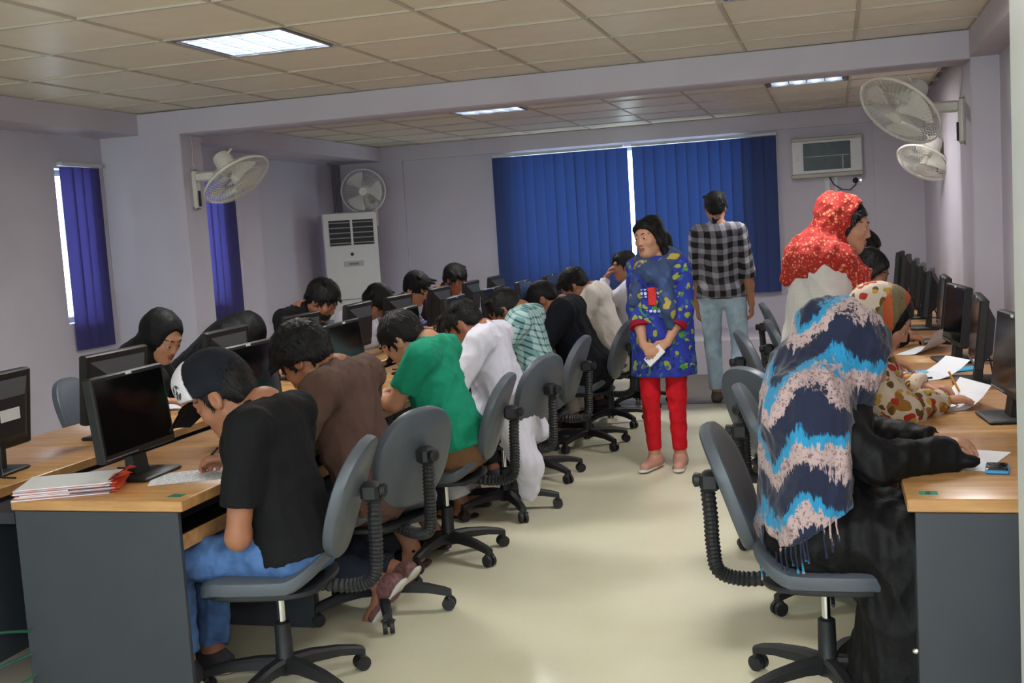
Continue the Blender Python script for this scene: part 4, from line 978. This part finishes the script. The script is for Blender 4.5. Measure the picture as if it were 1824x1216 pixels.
# ------------------------------------------------------------------ right wall: sitters and the standing woman in red scarf
def M_tiedye():
    t = NT('tie_dye'); v = t.coords(); x, y, z = t.sep(v)[:3]
    mp = t.add('ShaderNodeMapping'); mp.inputs['Scale'].default_value = (1, 1, .16); t.link(v, mp.inputs[0]); fib = t.noise(mp.outputs[0], 85, 4, .7); big = t.noise(v, 7, 3)
    hcoord = t.math('ADD', t.math('MULTIPLY', y, 1.0), t.math('MULTIPLY', x, .55))
    tri = t.math('ABSOLUTE', t.math('SUBTRACT', t.math('FRACT', t.math('MULTIPLY', hcoord, 4.2)), .5))
    ph = t.math('ADD', t.math('MULTIPLY', z, 4.9), t.math('MULTIPLY', hcoord, -1.2))
    ph = t.math('ADD', ph, t.math('MULTIPLY', tri, .95)); ph = t.math('ADD', ph, t.math('MULTIPLY', t.math('SUBTRACT', fib, .5), .55)); ph = t.math('ADD', ph, t.math('MULTIPLY', t.math('SUBTRACT', big, .5), .8))
    f = t.math('FRACT', ph)
    navy = srgb(18, 27, 58); teal = srgb(32, 138, 186); pink = srgb(184, 160, 160)
    c = t.ramp(f, [(0, pink), (.26, pink), (.285, teal), (.44, teal), (.50, navy), (.96, navy), (.985, pink)], 'LINEAR')
    hat = t.noise(v, 75, 3, .8); br = t.math('MULTIPLY', t.math('GREATER_THAN', hat, .56), t.math('LESS_THAN', f, .25))
    t.color(t.mix(t.math('MULTIPLY', br, .75), c, srgb(96, 56, 58))); t.rough(.85); t.b.inputs['Sheen Weight'].default_value = .2; t.bump(t.math('ADD', t.noise(v, 9, 3), t.math('MULTIPLY', t.noise(v, 300, 2), .06)), .3, .02); return t.m
def M_patches(name, base, cols, scale, thr=.45, warp=.0):
    t = NT(name); v = t.coords(); nz = t.add('ShaderNodeTexNoise'); nz.inputs['Scale'].default_value = scale*.8; t.link(v, nz.inputs['Vector'])
    mixv = t.add('ShaderNodeVectorMath', operation='MULTIPLY_ADD'); t.link(nz.outputs['Color'], mixv.inputs[0]); mixv.inputs[1].default_value = (warp,)*3; t.link(v, mixv.inputs[2])
    c = srgb(*base)
    for i, cl in enumerate(cols):
        vo = t.add('ShaderNodeTexVoronoi'); vo.inputs['Scale'].default_value = scale*(1+.27*i)
        ad = t.add('ShaderNodeVectorMath', operation='ADD'); t.link(mixv.outputs[0], ad.inputs[0]); ad.inputs[1].default_value = (3.7*i, 1.3*i, 7.1*i); t.link(ad.outputs[0], vo.inputs['Vector'])
        sc_ = t.sep(vo.outputs['Color'])[0]; m_ = t.math('MULTIPLY', t.math('LESS_THAN', vo.outputs['Distance'], thr), t.math('GREATER_THAN', sc_, .45)); c = t.mix(m_, c, srgb(*cl))
    t.color(c); t.rough(.85); t.bump(t.noise(v, 10, 3), .25, .02); return t.m
r1 = Person('person in blue tie-dye scarf and black abaya writing at the nearest right desk', (-.08, 3.62), E_, (0, 0, .545), (0, .02, 1.02), (-.02, .125, 1.105), .50, .05, 0, 2, sc=.95, res=.010, h=.007, shw=.165, hz=1.1, female=True, group='women at the right wall')
r1.set_arm(1, (.045, .36, .795), (-.35, .9, -.06), (-.2, .0, -1), elbow=(.155, .185, .79), curl=1.0, fine=True); r1.set_arm(-1, (-.20, .38, .79), (.4, .9, 0), DN, (-.8, -.3, -.5))
r1.set_leg(-1, (-.10, .33, .08)); r1.set_leg(1, (.10, .30, .08))
r1.body()
def skirt(B):
    B.cone((-.08, .02, .55), (-.09, .36, .53), .135, .11, .05); B.cone((.08, .02, .55), (.10, .36, .53), .135, .11, .05); B.cone((0, .36, .50), (0, .34, .08), .125, .15, .06, ((1, 0, 0), 1.6)); B.cone((0, -.03, .56), (.0, -.07, .46), .15, .10, .05, ((1, 0, 0), 1.35)); B.cone((.1, .25, .45), (.08, .22, .10), .12, .15, .06)
    a, e, w_ = r1.arm[1]; B.cone(e, w_+(w_-e)*.05, .055, .062, .03); B.cone(w_-(w_-e)*.15, w_+V(.03, .10, -.015), .045, .018, .03, ((0, 0, 1), .6))
r1.top(abaya, 'long', seed=161, g=.02, gl=.015, fold=.010, name='abaya', extra=skirt, cuts=[((0, 0, .012), (0, 0, -1))])
r1.shoes(shoe_d, sole_d)
def fall(B):
    P = r1.hp; cy = [((0, .085, 0), (0, 1, 0))]
    B.cone(P(0, -.05, .02), P(0, -.08, -.12), .100, .12, .06, ((1, 0, 0), 1.1)); B.cone((-.13, -.025, .955), (.13, -.025, .955), .115, .115, .06); B.cone(P(0, -.075, -.10), (.0, -.02, .88), .112, .135, .06, ((1, 0, 0), 1.4)); B.cone((.0, -.02, .88), (.03, -.03, .62), .138, .13, .06, ((1, 0, 0), 1.4)); B.cone((-.02, -.05, .72), (.0, -.13, .45), .12, .07, .06, ((1, 0, 0), 1.5)); B.cone((.06, -.12, .46), (.06, -.17, .38), .06, .03, .04)
    B.cone((.12, .01, .97), (.17, .0, .88), .095, .100, .06, cuts=cy); B.cone((.17, .0, .88), (.19, -.01, .48), .100, .085, .06, cuts=cy); B.cone((-.13, .02, 1.0), (-.19, .0, .90), .10, .09, .06, cuts=cy); B.cone(r1.S[1]+V(0, -.01, .0), (.16, .12, .86), .106, .104, .06, cuts=cy); B.cone(r1.S[1]+V(0, -.02, -.05), (.17, .04, .70), .105, .10, .06, cuts=cy)
    B.cone(P(0, .0, -.05), (0, .04, 1.0), .105, .115, .05); B.cone(P(0, .02, -.02), P(0, .035, -.10), .10, .09, .04)
tie = M_tiedye()
sc_o = r1.hood(tie, 'tie_dye_scarf', fall, face=(.046, .062, .075), off=.028, cuts=[((0, .07, .645), (.0, .52, -.85))], fold=.009, seed=162, h=.0085)
fr = MB(); vv = np.empty(len(sc_o.data.vertices)*3); sc_o.data.vertices.foreach_get('co', vv); vv = vv.reshape(-1, 3)
dpl = (vv[:, 1]-.07)*.52-(vv[:, 2]-.645)*.85; hem = vv[(dpl > -.03) & (vv[:, 0] > .05)]
for i in range(17):
    yy = .075-.27*i/16; cnd = hem[np.abs(hem[:, 1]-yy) < .02]
    if not len(cnd): continue
    x, y, z = cnd[np.argmax(cnd[:, 0])]; x -= .002; z = .645+(yy-.07)*.52/.85+.004
    L = .065+.02*math.sin(i*1.7); fr.tube([(x, y, z+.01), (x+.005, y, z-.02), (x+.005+.003*math.sin(i), y+.004, z-L*.7), (x+.004+.004*math.sin(i*3), y+.006, z-L)], [.0035, .0025, .0028, .0045], 5)
fr.build('fringe', tie, sc_o)
blue_pen = M_plain('pen_blue', (38, 46, 130), .3); yellow = M_plain('pencil_yellow', (214, 150, 50), .4)
tag(pen(r1, (-.005, .460, .757), (.055, .385, .850), blue_pen), 'blue pen held by the woman in the tie-dye scarf', 'pen')

floral = M_patches('floral_scarf', (206, 190, 172), [(150, 104, 40), (168, 42, 34), (96, 72, 30), (190, 150, 60)], 16, .40, .05)
def M_border():
    t = NT('scarf_border'); v = t.coords(); n = t.noise(v, 45, 4); y = t.sep(v)[1]; w_ = t.math('FRACT', t.math('MULTIPLY', t.math('ADD', y, t.math('MULTIPLY', n, .01)), 12)); 
    c = t.ramp(w_, [(0, srgb(110, 96, 66)), (.3, srgb(124, 106, 74)), (.34, srgb(178, 70, 38)), (.72, srgb(190, 92, 40)), (.76, srgb(110, 100, 72)), (1, srgb(120, 104, 74))]); t.color(t.mix(t.math('GREATER_THAN', n, .62), c, srgb(60, 100, 62))); t.rough(.8); return t.m
r2 = Person('person in floral scarf with orange border, writing with a yellow pencil', (-.02, 4.56), E_, (0, 0, .55), (0, .10, 1.03), (-.02, .195, 1.115), .55, .05, 0, 2, sc=.95, shw=.165, res=.011, h=.007, female=True, group='women at the right wall')
r2.set_arm(1, (-.06, .40, .79), (-.25, .95, 0), DN, elbow=(.14, .25, .785), curl=.4, fine=True); r2.set_arm(-1, (-.27, .36, .81), (.2, .95, -.1), (.3, 0, -1), (-.8, -.4, -.5), 1.0, fine=True)
r2.set_leg(-1, (-.10, .33, .08)); r2.set_leg(1, (.10, .30, .08)); r2.body(); r2.top(floral, 'long', seed=171, g=.028, fold=.008, name='floral_dress'); r2.trousers(M_cloth('rust_cotton', (130, 60, 44)), seed=172); r2.shoes(shoe_d, sole_d); r2.hair('pulled')
r2.hood(abaya, 'inner_scarf', None, face=(.058, .075, .085), seed=174)
h2 = r2.hood(floral, 'floral_scarf', None, face=(.2, .095, .2), off=.012, seed=173)
bb = Blob(); bb.ell(r2.hp(0, -.02, .024), V(.099, .120, .119), r2.R, .01, cuts=[(r2.hp(0, .045, 0), r2.R@V(0, 1, .0)), (r2.hp(0, -.045, 0), r2.R@V(0, -1, .0)), (r2.hp(0, 0, -.05), r2.R@V(0, 0, -1))]); bo = obj('scarf_border', bb.mesh('scarf_border', .009, smooth=1), M_border(), h2)
cu = MB(); a_, e_, w2 = r2.arm[-1]; cu.cyl(Vector(e_*.25+w2*.75), Vector(e_*.12+w2*.88), .042, .040, 16); cu.build('cuff', M_cloth('red_cuff', (178, 44, 34)), r2.root)
tag(pen(r2, (-.24, .50, .757), (-.255, .445, .875), yellow, 'pencil'), 'yellow pencil in the hand of the woman in the floral scarf', 'pencil')

redsc = M_patches('red_scarf', (160, 30, 24), [(214, 140, 104), (200, 96, 66)], 62, .34, .02)
def M_whitek():
    t = NT('white_kameez'); v = t.coords(); z = t.sep(v)[2]; w_ = t.math('SINE', t.math('MULTIPLY', z, 620)); t.color(t.ramp(w_, [(0, srgb(204, 197, 192)), (1, srgb(211, 205, 200))])); t.rough(.85); t.bump(t.noise(v, 9, 3), .25, .02); return t.m
wk = M_whitek()
r3 = Person('person standing in red spotted scarf and white dress, smiling down at the right desks', (-.07, 5.42), E_, (0, 0, .90), (0, .03, 1.335), (.0, .125, 1.475), .20, .12, 0, 2, sc=.98, shw=.160, res=.011, h=.0055, female=True, group='women at the right wall')
r3.set_arm(1, (.10, .26, .86), (.0, .9, -.5), DN, (.6, -.6, -.3), .5); r3.set_arm(-1, (-.12, .30, .84), (0, .9, -.4), DN, (-.6, -.6, -.3), .5)
r3.set_leg(-1, (-.09, .06, .085), hint=(0, 1, 0)); r3.set_leg(1, (.09, -.02, .085), hint=(0, 1, 0)); r3.body()
def kam(B): B.cone((0, -.02, 1.1), (0, -.015, .92), .14, .15, .06, ((1, 0, 0), 1.2)); B.cone((0, -.015, .92), (0, .0, .46), .15, .165, .06, ((1, 0, 0), 1.35))
r3.top(wk, 'long', seed=181, g=.034, fold=.008, name='white_dress', extra=kam, cuts=[((0, 0, .46), (0, 0, -1))]); r3.trousers(wk, seed=182, g=.02); r3.shoes(shoe_d, sole_d); r3.hair('pulled', seed=15)
def rfall(B):
    P = r3.hp; B.cone(P(0, -.06, .0), P(0, -.10, -.13), .095, .11, .05, ((1, 0, 0), 1.1)); B.cone((-.10, -.05, 1.335), (.10, -.05, 1.335), .090, .090, .06); B.cone((.10, -.05, 1.34), (.13, .04, 1.33), .080, .075, .06); B.cone((.06, -.09, 1.32), (.08, -.145, 1.25), .08, .04, .05); B.cone((.12, .06, 1.31), (.10, .15, 1.12), .07, .055, .06); B.cone((.10, .15, 1.12), (.07, .17, 1.02), .055, .045, .06); B.cone((0, .06, 1.32), (.08, .13, 1.24), .095, .085, .05)
_rf = rfall
def rfall(B): _rf(B); B.cone(r3.hp(0, -.075, .065), r3.hp(0, -.02, .075), .084, .080, .03); B.cone((.08, -.03, 1.37), (.165, -.01, 1.335), .088, .085, .05); B.cone((.165, -.01, 1.335), (.14, .08, 1.32), .085, .08, .05)
r3.hood(redsc, 'red_scarf', rfall, face=(.105, .135, .135), seed=183, fold=.013)
tb = MB(); tb.quadstrip([[r3.hp(-.017+.0085*i, .096-.00006*(i-2)**2*30, -.0625) for i in range(5)], [r3.hp(-.015+.0075*i, .0955-.00006*(i-2)**2*30, -.0685) for i in range(5)]], closed=False, cap=False); tb.build('teeth', eye_w, r3.root)
def rsit(label, y, H, topm, hood=None, seed=1):
    p = Person(label, (-.05, y), E_, (0, 0, .55), (0, .12, 1.05), H, .5, 0, 0, 1, sc=.95, group='women at the right wall', shw=.165, female=True)
    seat_pose(p, (-.17, .42, .80), (.15, .43, .80)); p.body(); p.top(topm, 'long', seed=seed, g=.024); p.trousers(dark_c); p.shoes(shoe_d, sole_d)
    if hood: p.hood(hood, seed=seed)
    else: p.hair('pulled', seed=seed)
rsit('person in black with dark hair sitting just beyond the red scarf', 6.95, (0, .25, 1.18), abaya, seed=191)
rsit('person half hidden behind the face of the woman in the red scarf', 8.1, (0, .25, 1.27), M_cloth('brown_dress', (96, 74, 62)), seed=195)

# ------------------------------------------------------------------ standing woman in blue, walking man
blue_k = M_patches('blue_print', (36, 52, 150), [(70, 140, 50), (150, 160, 50), (28, 38, 116), (60, 96, 130)], 13, .33, .10)
wm = Person('person standing in blue floral tunic and red trousers holding a white phone', (-1.06, 7.03), PI-.10, (0, 0, .88), (.01, -.01, 1.31), (.045, .02, 1.455), .08, .42, -.06, 2, sc=.92, shw=.138, hz=1.02, res=.010, h=.0055, female=True)
wm.set_arm(1, (.075, .185, .80), (-.62, .4, -.55), (-.1, -.75, -.5), (.9, -.5, -.2), .7, fine=True); wm.set_arm(-1, (-.075, .175, .81), (.68, .35, -.5), (.1, -.8, -.4), (-.9, -.5, -.2), .7, fine=True)
wm.set_leg(-1, (-.085, .02, .085), (-.15, 1, 0), hint=(0, 1, 0)); wm.set_leg(1, (.07, .06, .085), (.2, 1, 0), hint=(0, 1, 0)); wm.body()
def tun(B): B.cone((0, 0, .92), (0, .01, .60), .125, .150, .06, ((1, 0, 0), 1.4))
wm.top(blue_k, 'three', seed=201, g=.020, gl=.01, fold=.006, name='tunic', extra=tun, cuts=[((0, 0, .585), (0, 0, -1))]); wm.trousers(M_cloth('red_cotton', (196, 22, 34)), seed=202, g=.010, fold=.006, flare=.0); wm.shoes(M_plain('shoe_beige', (190, 140, 122), .6), sole_w); wm.hair('pony', seed=17)
for q in (-1, 1):
    a_, e_, w2 = wm.arm[q]; cu = MB(); cu.cyl(Vector(e_*.62+w2*.38), Vector(e_*.48+w2*.52), .066, .064, 18); cu.build('cuff', M_cloth('maroon_cuff', (150, 16, 40)), wm.root)
emb = M_plain('embroidery_red', (206, 46, 44), .8, .4, 90, .3, 200); ew = M_plain('embroidery_white', (214, 216, 226), .8)
def patch(name, mat, x0, x1, z0, z1):
    B = Blob(); wm.torso(B, .0255, k=.045); c = [((x0, 0, 0), (-1, 0, 0)), ((x1, 0, 0), (1, 0, 0)), ((0, 0, z0), (0, 0, -1)), ((0, 0, z1), (0, 0, 1)), ((0, .03, 0), (0, -1, 0))]
    obj(name, B.mesh(name, .008, smooth=0, globalcuts=c), mat, wm.root)
def M_dots():
    t = NT('embroidered_dots'); v = t.coords((1, 0, 1)); vo = t.add('ShaderNodeTexVoronoi'); vo.inputs['Scale'].default_value = 36; vo.inputs['Randomness'].default_value = .15; t.link(v, vo.inputs['Vector']); t.color(t.mix(t.math('LESS_THAN', vo.outputs['Distance'], .36), srgb(34, 50, 150), srgb(214, 216, 228))); t.rough(.85); return t.m
patch('embroidered_panel', emb, -.012, .045, 1.035, 1.15); dm = M_dots()
patch('dotted_band', dm, .046, .13, 1.085, 1.14); patch('dotted_band', dm, -.085, -.013, 1.085, 1.14); patch('dotted_band', dm, -.07, .08, .985, 1.012)
def scarf(B):
    B.cone((-.07, -.05, 1.315), (.07, -.05, 1.315), .072, .072, .05); B.cone((.09, .0, 1.315), (.03, .125, 1.235), .062, .058, .04); B.cone((-.09, .0, 1.315), (-.02, .135, 1.215), .062, .058, .04); B.cone((-.06, .12, 1.22), (-.085, .165, 1.00), .055, .045, .04); B.cone((-.085, .165, 1.0), (-.09, .15, .90), .045, .03, .03); B.cone((.09, .06, 1.27), (.135, .12, 1.06), .055, .04, .04)
yb = M_patches('blue_yellow_scarf', (52, 70, 108), [(170, 150, 70), (60, 84, 130)], 12, .36, .12)
B = Blob(); scarf(B); wm.garment('neck_scarf', yb, B, .008, 203, h=.010)
R_ = Matrix.Translation((-1.06, 7.03, 0)) @ Matrix.Rotation(PI-.10, 4, 'Z')
ph = empty('phone', R_ @ Vector((.0, .215, .735)), PI-.10, 'white phone in the hands of the woman in blue', 'phone'); ph.rotation_euler = (.25, .75, PI-.10)
bxo('phone_body', M_plain('phone_white', (228, 222, 228), .3), ph, -.068, .068, -.005, .005, -.034, .034, bev=.003); bxo('lens', black_pl, ph, .045, .055, .0045, .0056, .015, .025)

plaid = M_check('black_plaid', (150, 147, 156), (38, 35, 42), (20, 18, 24), 11, .54)
mn = Person('person walking away in black checked shirt and light jeans', (-.90, 9.34), -.02, (0, 0, .93), (-.01, .0, 1.48), (-.025, .02, 1.63), .12, -.1, 0, 0, shw=.158, res=.011, h=.007, hz=1.0)
mn.set_arm(1, (.235, .0, .83), (-.05, .25, -.95), (-.9, .1, 0), (.5, -.8, 0), .75, fine=True); mn.set_arm(-1, (-.215, .06, .82), (.05, .2, -.95), (.9, .1, 0), (-.5, -.8, 0), .6, fine=True)
mn.set_leg(-1, (-.10, .18, .085), hint=(-.2, 1, 0), hw=.10); mn.set_leg(1, (.085, -.10, .125), (.12, .88, -.45), hint=(.2, 1, 0), hw=.10); mn.body()
mn.top(plaid, 'rolled', seed=211, collar=True, g=.022, gl=.012, fold=.006, cuts=[((0, 0, .90), (0, 0, -1))]); mn.trousers(M_cloth('light_denim', (172, 196, 216), var=.2, bump=.4), seed=212, g=.016, fold=.003, flare=.004); mn.shoes(M_plain('shoe_taupe', (92, 82, 70), .7), sole_d); mn.hair('short', vol=.008, seed=19)
bl = MB(); rg = lambda z, r: [(1.30*r*math.cos(2*PI*i/32), r*math.sin(2*PI*i/32), z) for i in range(32)]; bl.quadstrip([rg(.895, .128), rg(.895, .133), rg(.935, .133), rg(.935, .128)]); bl.build('belt', M_plain('belt_dark', (70, 44, 34), .5), mn.root)

# ================================================================== SMALL THINGS
def sheet(loc, w, h, rz, label, group, lift=0., mat=None, name='paper_sheet', lines=0):
    b = MB(); n = 6; top = []
    for i in range(n+1):
        u = i/n-.5; top.append([(u*w, v*h, .0012+lift*max(0, u+.1)**2) for v in (-.5, -.17, .17, .5)])
    b.quadstrip(top, closed=False, cap=False); b.quadstrip([[(x, y, z-.0010) for x, y, z in r][::-1] for r in top], closed=False, cap=False)
    o = b.build(name, mat or paper_m, None, False); o.location = loc; o.rotation_euler = (0, 0, rz); tag(o, label, 'paper', group)
    if lines:
        l = MB()
        for k in range(lines):
            y = h*.42-h*.84*k/max(1, lines-1); x0 = -w*.42; 
            while x0 < w*.38:
                L = random.uniform(.01, .03); l.box(x0, min(x0+L, w*.42), y-.0012, y+.0012, .0013, .0016); x0 += L+.006
        l.build('handwriting', M_plain('pen_ink', (88, 92, 112), .7), o, False)
    return o
TT = .7502
sheet((-2.225, 3.475, TT), .29, .205, math.radians(28), 'written answer sheet under the hand of the cap wearer', 'paper sheets on desks', lines=9)
for i, (y, lb_) in enumerate(((4.36, 'brown shirt'), (5.05, 'green shirt'), (5.95, 'long white shirt'), (6.78, 'checked teal shirt'), (7.75, 'black jacket'), (8.6, 'cream shirt'))):
    sheet((-2.20, y, TT), .29, .205, random.uniform(-.3, .3), 'paper sheet on the desk under the person in the '+lb_, 'paper sheets on desks', lines=6)
for i, (y, lb_) in enumerate(((5.1, 'woman in black headscarf'), (6.0, 'bowed black figure'), (7.0, 'bearded man'), (7.9, 'person in white'))):
    sheet((-3.33, y, TT), .29, .205, random.uniform(-.3, .3), 'paper sheet on the left row desk before the '+lb_, 'paper sheets on desks')
sheet((.365, 3.72, TT), .21, .297, math.radians(-22), 'white sheet under the sleeve of the woman in the tie-dye scarf', 'paper sheets on desks')
sheet((.42, 4.73, TT), .21, .26, math.radians(20), 'white sheet beside the yellow pencil', 'paper sheets on desks', .25)
sheet((.40, 5.53, TT), .30, .21, math.radians(25), 'printed sheet beside the light blue case', 'paper sheets on desks', .22, lines=7)
sheet((.47, 6.55, TT), .21, .40, math.radians(-22), 'curled white sheet leaning towards the third monitor on the right', 'paper sheets on desks', .35)
sheet((.38, 7.2, TT), .21, .29, .2, 'far white sheet on the right desks', 'paper sheets on desks')
# light blue geometry case
cs = empty('pencil_case', (.42, 5.66, TT), math.radians(28), 'flat light blue plastic case lying open on the right desk', 'pencil case')
lb_m = M_plain('case_blue', (70, 168, 214), .4); bxo('tray', lb_m, cs, -.13, .07, -.05, .05, 0, .014, bev=.004); bxo('lid', lb_m, cs, .075, .25, -.05, .05, 0, .010, bev=.003)
for i in range(7): bxo('slot', M_plain('slot_white', (214, 226, 232), .5), cs, -.115+.016*i, -.108+.016*i, -.04, .0, .0142, .0152)
bp = MB(); bp.cyl((0, 0, .0045), (.14, .03, .0045), .0042, n=8); o = bp.build('pen', pen_b); o.location = (.27, 5.42, TT+.004); tag(o, 'dark pen lying on the printed sheet on the right desk', 'pen')
# phone on the nearest right desk
pho = empty('mobile_phone', (.443, 3.558, TT), math.radians(-8), 'black phone with light blue edge on the nearest right desk', 'phone')
bxo('phone_body', M_plain('phone_blue', (62, 150, 204), .35), pho, -.033, .033, -.056, .056, 0, .012, bev=.004); bxo('screen', M_plain('phone_screen', (14, 15, 18), .1), pho, -.030, .030, -.052, .052, .012, .0135, bev=.0006); bxo('key_row', dark_pl, pho, -.024, .024, -.050, -.040, .0135, .0145)
# folder stack on the nearest left desk
fo = M_plain('folder_orange', (236, 104, 66), .5); blk = M_plain('binder_black', (40, 38, 42), .5)
zz = TT; ang = math.radians(24)
for i in range(9):
    th = .0042; cx, cy = -2.57+random.uniform(-.012, .012), 3.265+random.uniform(-.012, .012); a = ang+random.uniform(-.07, .07)
    t = empty('exam_folder', (cx, cy, zz), a, 'orange folder with white papers, %s of the pile on the nearest left desk' % ('bottom', 'second', 'third', 'fourth', 'fifth', 'sixth', 'seventh', 'eighth', 'topmost')[i], 'folder', 'folders piled on the nearest left desk')
    bxo('cover', fo, t, -.165, .165, -.115, .115, 0, .0012)
    bxo('papers', paper_m, t, -.175+random.uniform(0, .02), .15, -.117, .110, .0012, th-.0004)
    if i in (2, 5): bxo('binding', blk, t, .02, .16, -.119, -.116, .0008, th)
    if i in (5, 8):
        f = MB(); rows = [[(.13+.016*j, -.115+.03*(i == 8)+.06*k_, th-.001+(.0008+.0095*j)*(1-.3*k_)) for j in range(6)] for k_ in range(3)]; f.quadstrip(rows, closed=False, cap=False); f.quadstrip([[(x, y, z-.001) for x, y, z in r][::-1] for r in rows], closed=False, cap=False); f.build('flap', fo, t, False)
    zz += th+.0002
# green network cables and a pale bundle on the floor at the far left edge
gc = M_plain('cable_green', (26, 84, 66), .5)
for i, pts in enumerate((((-2.66, 3.1, .30), (-2.72, 2.98, .33), (-2.82, 2.93, .28), (-2.95, 2.95, .12), (-3.1, 3.0, .012)), ((-2.67, 3.1, .22), (-2.74, 2.98, .2), (-2.84, 2.95, .13), (-2.95, 2.9, .02)), ((-2.66, 3.1, .15), (-2.72, 3.0, .10), (-2.78, 2.95, .02), (-2.9, 2.85, .008)))):
    P_ = [Vector(q) for q in pts]; out = []
    for k in range(len(P_)-1):
        for u in range(6): f_ = u/6; a0, a1, a2, a3 = P_[max(k-1, 0)], P_[k], P_[k+1], P_[min(k+2, len(P_)-1)]; out.append(.5*((2*a1)+(a2-a0)*f_+(2*a0-5*a1+4*a2-a3)*f_*f_+(-a0+3*a1-3*a2+a3)*f_**3))
    out.append(P_[-1]); o = MB().tube(out, .005, 6).build('network_cable', gc); tag(o, ('highest', 'middle', 'lowest')[i]+' green network cable hanging at the end of the nearest left desk', 'cable', 'green network cables')
